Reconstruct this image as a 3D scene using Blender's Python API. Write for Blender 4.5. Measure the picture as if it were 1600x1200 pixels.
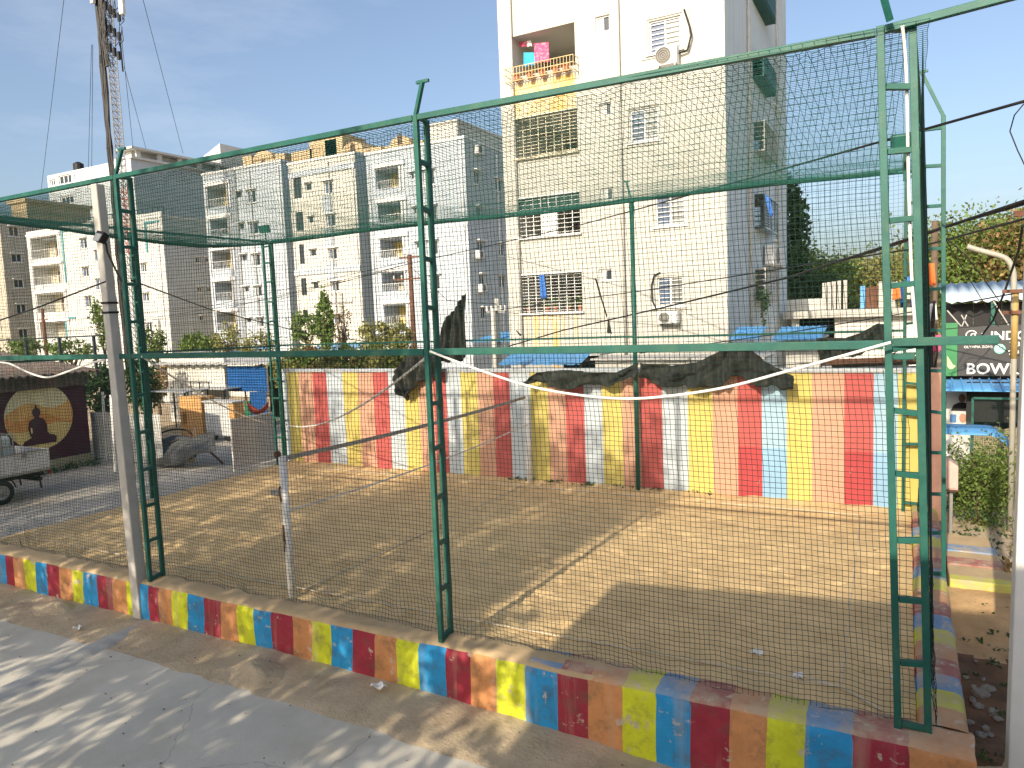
import bpy, math, random
import numpy as np
from mathutils import Vector, Matrix

random.seed(7); RNG = np.random.default_rng(7)
SC = bpy.context.scene
COL = SC.collection
for o in list(bpy.data.objects): bpy.data.objects.remove(o)

# ------------------------------------------------------------------ camera
F, CX, CY, EYE = 1150.0, 800.0, 600.0, 4.4
def _ray(u, v): return np.array([(u-CX)/F, -(v-CY)/F, -1.0])
_dx = -_ray(-1353, 579); _dy = _ray(1416, 472)
_dx /= np.linalg.norm(_dx); _dy /= np.linalg.norm(_dy)
_m = _dx+_dy; _m /= np.linalg.norm(_m)
_d = _dx-_dy; _d -= (_d@_m)*_m; _d /= np.linalg.norm(_d)
_X = (_m+_d)/2**.5; _Y = (_m-_d)/2**.5; _Z = np.cross(_X, _Y)
ROT = np.stack([_X, _Y, _Z])
EYEP = np.array([0, 0, EYE])
def aty(u, v, Y):                       # the point of the plane y = Y seen at photo pixel (u, v)
    r = ROT@_ray(u, v); return EYEP+r*(Y/r[1])
def atx(u, v, X):
    r = ROT@_ray(u, v); return EYEP+r*(X/r[0])
def atz(u, v, Z):
    r = ROT@_ray(u, v); return EYEP+r*((Z-EYE)/r[2])
cd = bpy.data.cameras.new('camera'); cam = bpy.data.objects.new('camera', cd); COL.objects.link(cam)
cd.sensor_width = 36; cd.lens = F/1600*36; cd.clip_start = .05; cd.clip_end = 3000
mw = Matrix.Identity(4)
for i in range(3):
    for j in range(3): mw[i][j] = ROT[i][j]
    mw[i][3] = EYEP[i]
cam.matrix_world = mw
SC.camera = cam

# ------------------------------------------------------------------ sky and sun
LDIR = Vector((0.06, 1.0, -0.485)).normalized()     # the way the light travels
SUN_EL = math.asin(-LDIR.z)
SUN_AZ = math.atan2(-LDIR.x, -LDIR.y)               # from +Y towards +X
world = bpy.data.worlds.new('World'); SC.world = world; world.use_nodes = True
wn = world.node_tree; wn.nodes.clear()
sky = wn.nodes.new('ShaderNodeTexSky'); sky.sky_type = 'NISHITA'; sky.sun_disc = False
sky.sun_elevation = SUN_EL; sky.sun_rotation = SUN_AZ
sky.air_density = 1.0; sky.dust_density = 4.7; sky.ozone_density = 2.0; sky.altitude = 300
bg = wn.nodes.new('ShaderNodeBackground'); bg.inputs[1].default_value = 0.118
wo = wn.nodes.new('ShaderNodeOutputWorld')
tc = wn.nodes.new('ShaderNodeTexCoord')
mp = wn.nodes.new('ShaderNodeMapping'); mp.inputs['Scale'].default_value = (1.1, 1.1, 4.5)
nz = wn.nodes.new('ShaderNodeTexNoise'); nz.inputs['Scale'].default_value = 2.6; nz.inputs['Detail'].default_value = 9; nz.inputs['Roughness'].default_value = .62
rp = wn.nodes.new('ShaderNodeMapRange'); rp.inputs[1].default_value = .52; rp.inputs[2].default_value = .82; rp.inputs[3].default_value = 0; rp.inputs[4].default_value = .16
mx = wn.nodes.new('ShaderNodeMix'); mx.data_type = 'RGBA'
mx.inputs[7].default_value = (6.0, 6.0, 6.1, 1)
wn.links.new(tc.outputs['Generated'], mp.inputs[0]); wn.links.new(mp.outputs[0], nz.inputs[0])
wn.links.new(nz.outputs[0], rp.inputs[0]); wn.links.new(rp.outputs[0], mx.inputs[0])
hsv = wn.nodes.new('ShaderNodeHueSaturation'); hsv.inputs['Saturation'].default_value = .92; hsv.inputs['Value'].default_value = .95
wn.links.new(sky.outputs[0], hsv.inputs['Color']); wn.links.new(hsv.outputs[0], mx.inputs[6]); wn.links.new(mx.outputs[2], bg.inputs[0]); wn.links.new(bg.outputs[0], wo.inputs[0])
sl = bpy.data.lights.new('sun', 'SUN'); so = bpy.data.objects.new('sun', sl); COL.objects.link(so)
sl.energy = 3.1; sl.angle = math.radians(.55); sl.color = (1.0, .87, .69)
so.rotation_euler = LDIR.to_track_quat('-Z', 'Y').to_euler(); so.location = (-4, -40, 30)
SC.view_settings.view_transform = 'Standard'; SC.view_settings.look = 'None'
SC.view_settings.exposure = .94; SC.view_settings.gamma = 1.0
try: SC.view_settings.use_curve_mapping = False
except Exception: pass
SC.render.engine = 'CYCLES'
SC.cycles.max_bounces = 6; SC.cycles.transparent_max_bounces = 8

# ------------------------------------------------------------------ materials
MATS = {}
def _n(nt, t, **kw):
    n = nt.nodes.new(t)
    for k, v in kw.items(): n.inputs[k.replace('_', ' ')].default_value = v
    return n
def mat(name, col, rough=.8, var=.18, scale=2.5, bump=.0, bscale=60, metal=0., spec=.35, dirt=None, dirt_amt=.35, dscale=.7,
        streak=None, streak_amt=.5, leaf=False, island=0., stretch=(1, 1, 1), dmin=.5, dmax=.72, chip=None, cscale=5., cmin=.62, crack=None, kscale=.3):
    if name in MATS: return MATS[name]
    m = bpy.data.materials.new(name); m.use_nodes = True; nt = m.node_tree; nt.nodes.clear()
    out = _n(nt, 'ShaderNodeOutputMaterial'); b = _n(nt, 'ShaderNodeBsdfPrincipled', Roughness=rough, Metallic=metal)
    b.inputs['Specular IOR Level'].default_value = spec
    tcn = _n(nt, 'ShaderNodeTexCoord'); mpn = _n(nt, 'ShaderNodeMapping'); mpn.inputs['Scale'].default_value = stretch
    nt.links.new(tcn.outputs['Object'], mpn.inputs[0])
    nn = _n(nt, 'ShaderNodeTexNoise', Scale=scale, Detail=8., Roughness=.6); nt.links.new(mpn.outputs[0], nn.inputs[0])
    mr = _n(nt, 'ShaderNodeMapRange'); mr.inputs[1].default_value = .3; mr.inputs[2].default_value = .7
    nt.links.new(nn.outputs[0], mr.inputs[0])
    mixn = _n(nt, 'ShaderNodeMix'); mixn.data_type = 'RGBA'
    mixn.inputs[6].default_value = tuple(max(0, c*(1-var)) for c in col)+(1,)
    mixn.inputs[7].default_value = tuple(min(.95, c*(1+var*.7)) for c in col)+(1,)
    nt.links.new(mr.outputs[0], mixn.inputs[0]); cur = mixn.outputs[2]
    if island:
        g = _n(nt, 'ShaderNodeNewGeometry'); hs = _n(nt, 'ShaderNodeHueSaturation')
        r1 = _n(nt, 'ShaderNodeMapRange'); r1.inputs[3].default_value = 1-island; r1.inputs[4].default_value = 1+island
        r2 = _n(nt, 'ShaderNodeMapRange'); r2.inputs[3].default_value = .5-.05*island; r2.inputs[4].default_value = .5+.035*island
        nt.links.new(g.outputs['Random Per Island'], r1.inputs[0]); nt.links.new(g.outputs['Random Per Island'], r2.inputs[0])
        nt.links.new(r1.outputs[0], hs.inputs['Value']); nt.links.new(r2.outputs[0], hs.inputs['Hue'])
        nt.links.new(cur, hs.inputs['Color']); cur = hs.outputs[0]
    if dirt:
        dn = _n(nt, 'ShaderNodeTexNoise', Scale=dscale, Detail=10., Roughness=.68); nt.links.new(tcn.outputs['Object'], dn.inputs[0])
        dr = _n(nt, 'ShaderNodeMapRange'); dr.inputs[1].default_value = dmin; dr.inputs[2].default_value = dmax; dr.inputs[4].default_value = dirt_amt
        nt.links.new(dn.outputs[0], dr.inputs[0])
        dm = _n(nt, 'ShaderNodeMix'); dm.data_type = 'RGBA'; dm.inputs[7].default_value = tuple(dirt)+(1,)
        nt.links.new(dr.outputs[0], dm.inputs[0]); nt.links.new(cur, dm.inputs[6]); cur = dm.outputs[2]
    if streak:
        sm = _n(nt, 'ShaderNodeMapping'); sm.inputs['Scale'].default_value = (2.2, 2.2, .12); nt.links.new(tcn.outputs['Object'], sm.inputs[0])
        sn = _n(nt, 'ShaderNodeTexNoise', Scale=1.6, Detail=7., Roughness=.6); nt.links.new(sm.outputs[0], sn.inputs[0])
        sr = _n(nt, 'ShaderNodeMapRange'); sr.inputs[1].default_value = .55; sr.inputs[2].default_value = .75; sr.inputs[4].default_value = streak_amt
        nt.links.new(sn.outputs[0], sr.inputs[0])
        s2 = _n(nt, 'ShaderNodeMix'); s2.data_type = 'RGBA'; s2.inputs[7].default_value = tuple(streak)+(1,)
        nt.links.new(sr.outputs[0], s2.inputs[0]); nt.links.new(cur, s2.inputs[6]); cur = s2.outputs[2]
    if chip:
        cn = _n(nt, 'ShaderNodeTexNoise', Scale=cscale, Detail=9., Roughness=.7); nt.links.new(tcn.outputs['Object'], cn.inputs[0])
        cr = _n(nt, 'ShaderNodeMapRange'); cr.inputs[1].default_value = cmin; cr.inputs[2].default_value = cmin+.04; cr.inputs[4].default_value = .9
        nt.links.new(cn.outputs[0], cr.inputs[0])
        cm = _n(nt, 'ShaderNodeMix'); cm.data_type = 'RGBA'; cm.inputs[7].default_value = tuple(chip)+(1,)
        nt.links.new(cr.outputs[0], cm.inputs[0]); nt.links.new(cur, cm.inputs[6]); cur = cm.outputs[2]
    if crack:
        wn_ = _n(nt, 'ShaderNodeTexNoise', Scale=1.3, Detail=6.); nt.links.new(tcn.outputs['Object'], wn_.inputs[0])
        wm = _n(nt, 'ShaderNodeVectorMath'); wm.operation = 'MULTIPLY_ADD'; wm.inputs[1].default_value = (.9, .9, .9)
        nt.links.new(wn_.outputs['Color'], wm.inputs[0]); nt.links.new(tcn.outputs['Object'], wm.inputs[2])
        vo = _n(nt, 'ShaderNodeTexVoronoi', Scale=kscale); vo.feature = 'DISTANCE_TO_EDGE'; nt.links.new(wm.outputs[0], vo.inputs[0])
        vr = _n(nt, 'ShaderNodeMapRange'); vr.inputs[1].default_value = .001; vr.inputs[2].default_value = .0035; vr.inputs[3].default_value = .4; vr.inputs[4].default_value = 0
        nt.links.new(vo.outputs['Distance'], vr.inputs[0])
        vm = _n(nt, 'ShaderNodeMix'); vm.data_type = 'RGBA'; vm.inputs[7].default_value = tuple(crack)+(1,)
        nt.links.new(vr.outputs[0], vm.inputs[0]); nt.links.new(cur, vm.inputs[6]); cur = vm.outputs[2]
    nt.links.new(cur, b.inputs['Base Color'])
    if bump:
        bn = _n(nt, 'ShaderNodeTexNoise', Scale=bscale, Detail=6., Roughness=.65); nt.links.new(mpn.outputs[0], bn.inputs[0])
        bp = _n(nt, 'ShaderNodeBump', Strength=bump, Distance=.02); nt.links.new(bn.outputs[0], bp.inputs['Height'])
        nt.links.new(bp.outputs[0], b.inputs['Normal'])
    if leaf:
        tr = _n(nt, 'ShaderNodeBsdfTranslucent'); nt.links.new(cur, tr.inputs[0])
        ms = _n(nt, 'ShaderNodeMixShader'); ms.inputs[0].default_value = .3
        nt.links.new(b.outputs[0], ms.inputs[1]); nt.links.new(tr.outputs[0], ms.inputs[2]); nt.links.new(ms.outputs[0], out.inputs[0])
    else:
        nt.links.new(b.outputs[0], out.inputs[0])
    MATS[name] = m
    return m

# ------------------------------------------------------------------ mesh building
ROOTLOC = {}
def tag(o, label=None, cat=None, group=None, kind=None):
    if label: o['label'] = label
    if cat: o['category'] = cat
    if group: o['group'] = group
    if kind: o['kind'] = kind
    return o
def thing(name, label, cat, loc, group=None):
    o = bpy.data.objects.new(name, None); COL.objects.link(o); o.location = loc; o.empty_display_size = .2
    ROOTLOC[o] = Vector(loc)
    return tag(o, label, cat, group)
def link(o, parent=None):
    COL.objects.link(o)
    if parent is not None:
        o.parent = parent
        if parent in ROOTLOC: o.matrix_parent_inverse = Matrix.Translation(-ROOTLOC[parent])
    return o
class MB:
    def __init__(s): s.v = []; s.f = []; s.m = []
    def face(s, pts, mi=0):
        n = len(s.v); s.v += [tuple(p) for p in pts]; s.f.append(tuple(range(n, n+len(pts)))); s.m.append(mi); return s
    def box(s, x0, x1, y0, y1, z0, z1, mi=0):
        n = len(s.v)
        s.v += [(x0,y0,z0),(x1,y0,z0),(x1,y1,z0),(x0,y1,z0),(x0,y0,z1),(x1,y0,z1),(x1,y1,z1),(x0,y1,z1)]
        for q in ((0,3,2,1),(4,5,6,7),(0,1,5,4),(1,2,6,5),(2,3,7,6),(3,0,4,7)): s.f.append(tuple(n+i for i in q)); s.m.append(mi)
        return s
    def beam(s, p0, p1, w, h=None, up=(0, 0, 1), mi=0):          # rectangular bar from p0 to p1
        h = w if h is None else h
        p0 = Vector(p0); p1 = Vector(p1); d = (p1-p0)
        if d.length < 1e-6: return s
        d.normalize(); up = Vector(up)
        if abs(d.dot(up)) > .98: up = Vector((0, 1, 0)) if abs(d.y) < .9 else Vector((1, 0, 0))
        a = d.cross(up).normalized(); b = a.cross(d).normalized(); n = len(s.v)
        for p in (p0, p1):
            for (i, j) in ((-1,-1),(1,-1),(1,1),(-1,1)): s.v.append(tuple(p+a*(i*w/2)+b*(j*h/2)))
        for q in ((3,2,1,0),(4,5,6,7),(0,1,5,4),(1,2,6,5),(2,3,7,6),(3,0,4,7)): s.f.append(tuple(n+i for i in q)); s.m.append(mi)
        return s
    def tube(s, pts, r, n=8, cap=True, mi=0):
        pts = [Vector(p) for p in pts]; rs = r if isinstance(r, (list, tuple)) else [r]*len(pts)
        k0 = len(s.v); prev = None
        for i, p in enumerate(pts):
            d = (pts[min(i+1, len(pts)-1)]-pts[max(i-1, 0)])
            d = d.normalized() if d.length > 1e-9 else Vector((0, 0, 1))
            if prev is None:
                a = d.orthogonal().normalized()
            else:
                a = (prev-d*prev.dot(d)); a = a.normalized() if a.length > 1e-6 else d.orthogonal().normalized()
            prev = a; b = d.cross(a)
            for k in range(n):
                t = 2*math.pi*k/n; s.v.append(tuple(p+(a*math.cos(t)+b*math.sin(t))*rs[i]))
        for i in range(len(pts)-1):
            for k in range(n):
                a0 = k0+i*n+k; a1 = k0+i*n+(k+1) % n
                s.f.append((a0, a1, a1+n, a0+n)); s.m.append(mi)
        if cap:
            s.f.append(tuple(k0+k for k in range(n-1, -1, -1))); s.m.append(mi)
            e = k0+(len(pts)-1)*n; s.f.append(tuple(e+k for k in range(n))); s.m.append(mi)
        return s
    def prism(s, poly, f, d0, d1, mi=0):                          # poly of (a,b); f(a,b,d) -> point
        n = len(poly); k = len(s.v)
        s.v += [tuple(f(a, b, d0)) for a, b in poly]+[tuple(f(a, b, d1)) for a, b in poly]
        s.f.append(tuple(k+i for i in range(n))); s.m.append(mi)
        s.f.append(tuple(k+n+i for i in range(n-1, -1, -1))); s.m.append(mi)
        for i in range(n):
            j = (i+1) % n; s.f.append((k+i, k+n+i, k+n+j, k+j)); s.m.append(mi)
        return s
    def disc(s, c, r, f, d, n=40, mi=0):
        return s.face([f(c[0]+r*math.cos(2*math.pi*i/n), c[1]+r*math.sin(2*math.pi*i/n), d) for i in range(n)], mi)
    def ball(s, c, r, n=8, m=6, mi=0, sq=(1, 1, 1)):
        k = len(s.v)
        for i in range(m+1):
            t = math.pi*i/m
            for j in range(n):
                p = 2*math.pi*j/n; s.v.append((c[0]+r*sq[0]*math.sin(t)*math.cos(p), c[1]+r*sq[1]*math.sin(t)*math.sin(p), c[2]+r*sq[2]*math.cos(t)))
        for i in range(m):
            for j in range(n):
                s.f.append((k+i*n+j, k+(i+1)*n+j, k+(i+1)*n+(j+1) % n, k+i*n+(j+1) % n)); s.m.append(mi)
        return s
    def grid(s, P, mi=0, closed=False):                           # P array (n, m, 3)
        n, m = P.shape[:2]; k = len(s.v)
        s.v += [tuple(map(float, p)) for p in P.reshape(-1, 3)]
        for i in range(n-1):
            for j in range(m-1):
                s.f.append((k+i*m+j, k+(i+1)*m+j, k+(i+1)*m+j+1, k+i*m+j+1)); s.m.append(mi)
        return s
    def build(s, name, mats, parent=None, smooth=False, fix=True):
        me = bpy.data.meshes.new(name); me.from_pydata([tuple(map(float, v)) for v in s.v], [], s.f)
        if not isinstance(mats, (list, tuple)): mats = [mats]
        for m in mats: me.materials.append(m)
        if len(mats) > 1: me.polygons.foreach_set('material_index', s.m)
        if smooth: me.polygons.foreach_set('use_smooth', [True]*len(s.f))
        me.update()
        return link(bpy.data.objects.new(name, me), parent)
def npmesh(name, V, Fq, mats, parent=None, smooth=False, mi=None):
    V = np.ascontiguousarray(V, dtype=np.float32); Fq = np.ascontiguousarray(Fq, dtype=np.int32)
    me = bpy.data.meshes.new(name); nf, k = Fq.shape
    me.vertices.add(len(V)); me.vertices.foreach_set('co', V.ravel())
    me.loops.add(nf*k); me.loops.foreach_set('vertex_index', Fq.ravel())
    me.polygons.add(nf); me.polygons.foreach_set('loop_start', np.arange(0, nf*k, k, dtype=np.int32))
    if not isinstance(mats, (list, tuple)): mats = [mats]
    for m in mats: me.materials.append(m)
    if mi is not None: me.polygons.foreach_set('material_index', np.asarray(mi, dtype=np.int32))
    if smooth: me.polygons.foreach_set('use_smooth', np.ones(nf, dtype=bool))
    me.update(calc_edges=True); me.validate()
    return link(bpy.data.objects.new(name, me), parent)
def bevel(o, w=.01, seg=2):
    b = o.modifiers.new('bevel', 'BEVEL'); b.width = w; b.segments = seg; b.limit_method = 'ANGLE'; b.angle_limit = .6
    return o
def solid(o, t):
    b = o.modifiers.new('solid', 'SOLIDIFY'); b.thickness = t; b.offset = 0
    return o
def noise2(x, y, seed=0, oct=4, lac=2.0, gain=.5):               # fractal value noise, arrays in, about -1..1 out
    r = np.random.default_rng(seed); T = r.uniform(-1, 1, (256, 256)); out = np.zeros(np.broadcast(x, y).shape); a = 1.0
    x = np.asarray(x, float); y = np.asarray(y, float)
    for k in range(oct):
        xi = np.floor(x).astype(int); yi = np.floor(y).astype(int); fx = x-xi; fy = y-yi
        fx = fx*fx*(3-2*fx); fy = fy*fy*(3-2*fy)
        g = lambda i, j: T[(xi+i) % 256, (yi+j) % 256]
        out = out+a*((g(0,0)*(1-fx)+g(1,0)*fx)*(1-fy)+(g(0,1)*(1-fx)+g(1,1)*fx)*fy)
        x = x*lac+17.3; y = y*lac+9.1; a *= gain
    return out
def wire_pts(p0, p1, sag, n=14):
    p0 = Vector(p0); p1 = Vector(p1)
    return [p0.lerp(p1, i/n)-Vector((0, 0, sag*4*(i/n)*(1-i/n))) for i in range(n+1)]
def leaves(name, pts, size, m, parent=None, aspect=.55, up=.3, jitter=.4):
    n = len(pts); d = RNG.normal(size=(n, 3)); d /= np.linalg.norm(d, axis=1)[:, None]
    nn = RNG.normal(size=(n, 3)); nn[:, 2] += up; nn /= np.linalg.norm(nn, axis=1)[:, None]
    d = d-nn*(d*nn).sum(1)[:, None]; d /= np.linalg.norm(d, axis=1)[:, None]+1e-9
    w = np.cross(nn, d); L = (size*(1+jitter*RNG.uniform(-1, 1, n)))[:, None]
    tip = d*L*.5; side = w*L*.5*aspect
    V = np.stack([pts-tip, pts+side+nn*L*.08, pts+tip, pts-side+nn*L*.08], 1).reshape(-1, 3)
    return npmesh(name, V, np.arange(n*4).reshape(n, 4), m, parent)
def clump_points(c, r, n, nclump=40, spread=.22, shell=.55):
    c = np.array(c, float); r = np.array(r, float)
    u = RNG.normal(size=(nclump, 3)); u /= np.linalg.norm(u, axis=1)[:, None]
    cc = u*(RNG.uniform(shell, 1, nclump)**.6)[:, None]
    k = RNG.integers(0, nclump, n); s = RNG.uniform(.5, 1.25, nclump)*spread
    p = cc[k]+RNG.normal(size=(n, 3))*s[k][:, None]
    return c+p*r
def tree(name, label, base, h, crown, n, size, lm, bm, group=None, trunk_r=.16, cat='tree', nclump=45, spread=.2, shell=.45):
    base = Vector(base); t = thing(name, label, cat, base, group)
    mb = MB(); top = Vector(crown[0]); mid = base.lerp(top, .55)+Vector((random.uniform(-.2, .2), random.uniform(-.2, .2), 0))
    mb.tube([base-Vector((0, 0, .15)), base.lerp(mid, .5)+Vector((.06, 0, 0)), mid, top], [trunk_r*1.2, trunk_r, trunk_r*.75, trunk_r*.25], 8)
    R = Vector(crown[1])
    for k in range(9):
        a = k*2.4; s = mid.lerp(top, random.uniform(0, .6)); e = top+Vector((math.cos(a)*R.x*.75, math.sin(a)*R.y*.75, random.uniform(-.4, .7)*R.z))
        mb.tube([s, s.lerp(e, .5)+Vector((0, 0, R.z*.08)), e], [trunk_r*.45, trunk_r*.28, trunk_r*.08], 5)
    mb.build('trunk', bm, t, smooth=True)
    leaves('crown', clump_points(crown[0], crown[1], n, nclump, spread, shell), size, lm, t)
    return t
def net_mesh(name, P, r, m, parent=None, d=None):
    """P (n, k, 3): knots of a net; three-sided strands run along both directions."""
    V = []; Fc = []; off = 0
    for Q in (P, P.transpose(1, 0, 2)):
        n, k = Q.shape[:2]
        t = Q[:, -1]-Q[:, 0]; t = t/(np.linalg.norm(t, axis=1)[:, None]+1e-9)
        ref = np.array(d if d is not None else (0, 1, 0), float)
        a = np.cross(t, ref); a /= np.linalg.norm(a, axis=1)[:, None]+1e-9; b = np.cross(t, a)
        ring = np.stack([Q+(a*math.cos(q)+b*math.sin(q))[:, None, :]*r for q in (0, 2.094, 4.189)], 2)   # n,k,3,3
        V.append(ring.reshape(-1, 3))
        idx = np.arange(n*k*3).reshape(n, k, 3)+off; off += n*k*3
        nx = np.roll(idx, -1, axis=2)
        Fc.append(np.stack([idx[:, :-1], nx[:, :-1], nx[:, 1:], idx[:, 1:]], -1).reshape(-1, 4))
    return npmesh(name, np.concatenate(V), np.concatenate(Fc), m, parent)
def text_mesh(name, body, size, m, parent, origin, ax=(1, 0, 0), ay=(0, 0, 1), bold=0., extrude=.004, shear=0., space=1.):
    cu = bpy.data.curves.new(name, 'FONT'); cu.body = body; cu.size = size; cu.offset = bold; cu.extrude = extrude; cu.shear = shear; cu.space_character = space
    cu.resolution_u = 3
    to = bpy.data.objects.new(name, cu); COL.objects.link(to)
    dg = bpy.context.evaluated_depsgraph_get(); me = bpy.data.meshes.new_from_object(to.evaluated_get(dg))
    bpy.data.objects.remove(to); bpy.data.curves.remove(cu)
    ax = Vector(ax); ay = Vector(ay); az = ax.cross(ay); o0 = Vector(origin)
    for v in me.vertices: v.co = o0+ax*v.co.x+ay*v.co.y+az*v.co.z
    me.materials.clear(); me.materials.append(m); me.name = name
    return link(bpy.data.objects.new(name, me), parent)
def copy_tree(o, parent=None):
    c = o.copy(); COL.objects.link(c)
    if parent is not None: c.parent = parent; c.matrix_parent_inverse = o.matrix_parent_inverse.copy()
    for ch in list(o.children): copy_tree(ch, c)
    return c
# ------------------------------------------------------------------ palette
m_sand = mat('sand', (.72, .525, .275), .95, .16, 1.6, bump=1.0, bscale=14, spec=.1, dirt=(.50, .34, .17), dirt_amt=.6, dscale=2.4, chip=(.27, .18, .09), cscale=5.5, cmin=.63)
m_dirt = mat('dry_dirt', (.50, .40, .27), .95, .2, 2.2, bump=.9, bscale=20, spec=.1, dirt=(.30, .21, .13), dirt_amt=.55, dscale=1.6, chip=(.24, .18, .12), cscale=14, cmin=.66)
m_road = mat('concrete_road', (.585, .55, .465), .9, .13, .9, bump=.35, bscale=55, spec=.2, dirt=(.44, .385, .29), dirt_amt=.6, dscale=.8, chip=(.33, .29, .24), cscale=22, cmin=.655, crack=(.17, .15, .12), kscale=.28)
m_street = mat('worn_street', (.46, .43, .375), .92, .16, .8, bump=.3, bscale=50, spec=.15, dirt=(.33, .25, .15), dirt_amt=.5, dscale=.4)
m_conc = mat('concrete', (.46, .45, .41), .9, .14, 3, bump=.3, bscale=40, spec=.2, dirt=(.2, .18, .14), dirt_amt=.35, dscale=1.4)
m_concpole = mat('pale_concrete', (.47, .455, .42), .85, .1, 5, bump=.25, bscale=60, spec=.2, dirt=(.34, .29, .22), dirt_amt=.35, dscale=2.0)
m_white_paint = mat('white_paint', (.74, .74, .72), .6, .08, 6, bump=.1, bscale=30, dirt=(.35, .28, .2), dirt_amt=.4, dscale=4)
m_green = mat('green_steel', (.012, .10, .078), .5, .2, 5, spec=.35, bump=.15, bscale=50, dirt=(.075, .15, .085), dirt_amt=.5, dscale=3.0, chip=(.16, .10, .06), cscale=11, cmin=.69)
m_netg = mat('green_net', (.004, .026, .021), .7, .1, 2)
m_netr = mat('faded_net', (.012, .125, .097), .7, .1, 2)
m_black = mat('black_rubber', (.012, .012, .013), .6, .2, 6)
m_steel = mat('grey_steel', (.35, .35, .34), .45, .15, 8, metal=.7, dirt=(.2, .1, .05), dirt_amt=.3, dscale=4)
m_rust = mat('rusty_steel', (.13, .06, .038), .85, .3, 6, bump=.3, bscale=60, dirt=(.20, .10, .055), dirt_amt=.6, dscale=3)
m_glass = mat('dark_glass', (.035, .045, .055), .12, .3, .8, spec=.6)
m_glassb = mat('bluish_glass', (.10, .14, .22), .15, .3, .8, spec=.6)
m_shade = mat('black_shade_cloth', (.026, .03, .026), .9, .35, 5, bump=.4, bscale=120, stretch=(1, 1, .35), dirt=(.10, .095, .07), dirt_amt=.4, dscale=2.5)
m_bark = mat('bark', (.13, .095, .065), .95, .3, 9, bump=.5, bscale=40)
m_leaf = mat('leaf_green', (.15, .22, .05), .6, .3, 1.2, leaf=True, island=.45)
m_leafd = mat('leaf_dark', (.05, .10, .035), .6, .3, 1.2, leaf=True, island=.45)
m_leafy = mat('leaf_olive', (.27, .265, .085), .65, .3, 1.2, leaf=True, island=.4)
m_leafdry = mat('leaf_dry', (.28, .19, .08), .75, .3, 1.2, leaf=True, island=.4)
m_rope = mat('white_rope', (.78, .76, .70), .7, .1, 8)
m_wire = mat('black_wire', (.01, .01, .011), .55, .1, 4)

# ------------------------------------------------------------------ setting: ground, road, street, sand
def road_z(x, y):
    t = np.clip((x+8)/8.0, 0, 1.3); return -.545-.42*t**1.8
def gz(x, y):
    s = lambda a, b, v: np.clip((v-a)/(b-a), 0, 1)
    front = road_z(x, y)-.07+s(6.35, 6.75, y)*.07+s(6.7, 7.7, y)*.05
    front = front+s(6.3, 6.9, y)*(noise2(x*1.9, y*2.3, 3)*.022+.004)
    z = np.where(y < 7.95, front, -.30)
    left = s(-18.1, -19.2, x); z = np.where(y > 7.93, z*(1-left)+(-.17)*left, z)
    back = -.42+noise2(x*1.3, y*1.3, 5)*.035
    z = np.where((x > .45) & (y >= 7.93), back, z)
    # the two little heaps of sand in the apron are things of their own
    far = s(40, 60, np.maximum(np.abs(x+10)-20, y-20)); z = z*(1-far)+(-.5)*far
    return z
xs = np.unique(np.concatenate([[-900, -500, -250, -150, -100, -70, -50, -40, -35], np.arange(-30, 8, .2), [9, 11, 14, 18, 25, 40, 70, 120, 250, 500, 900]]))
ys = np.unique(np.concatenate([[-300, -120, -60, -30, -15, -5, 0, 3, 5, 5.8], np.arange(6.2, 7.75, .12), [7.9, 7.94, 7.96], np.arange(8, 24, .4), [26, 30, 35, 42, 50, 60, 75, 100, 140, 200, 300, 500, 900]]))
GX, GY = np.meshgrid(xs, ys, indexing='ij'); GZ = gz(GX, GY)
def gridmesh(name, X, Y, Z, m, parent=None, smooth=True, mi=None):
    n, k = X.shape; V = np.stack([X, Y, Z], -1).reshape(-1, 3); I = np.arange(n*k).reshape(n, k)
    Fq = np.stack([I[:-1, :-1], I[1:, :-1], I[1:, 1:], I[:-1, 1:]], -1).reshape(-1, 4)
    return npmesh(name, V, Fq, m, parent, smooth, mi)
tag(gridmesh('ground', GX, GY, GZ, m_dirt), kind='structure')
# concrete road in the foreground, cast in slabs
xs = np.arange(-46, 24.1, .5); ys = np.arange(-18, 6.95, .45)
RX, RY = np.meshgrid(xs, ys, indexing='ij')
tag(gridmesh('road', RX, RY, road_z(RX, RY)+noise2(RX*.4, RY*.4, 9)*.006, m_road), kind='structure')
# side street left of the court
xs = np.arange(-27, -17.9, .3); ys = np.arange(-6, 45, .6)
SX, SY = np.meshgrid(xs, ys, indexing='ij')
tag(gridmesh('street', SX, SY, -.105+noise2(SX*.5, SY*.5, 12)*.012-.05*np.clip((SX+18.4)/.5, 0, 1), m_street), kind='structure')
# playing sand
xs = np.arange(-18.15, .21, .055); ys = np.arange(8.1, 17.46, .055)
SX, SY = np.meshgrid(xs, ys, indexing='ij')
ru = SX*.82+SY*.57; rv = -SX*.57+SY*.82
furrow = noise2(ru*.55, rv*4.2, 21, 3)
SZ = noise2(SX*.5, SY*.5, 22, 3)*.025+furrow*.013+noise2(SX*4.5, SY*4.5, 23, 3)*.006
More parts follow.
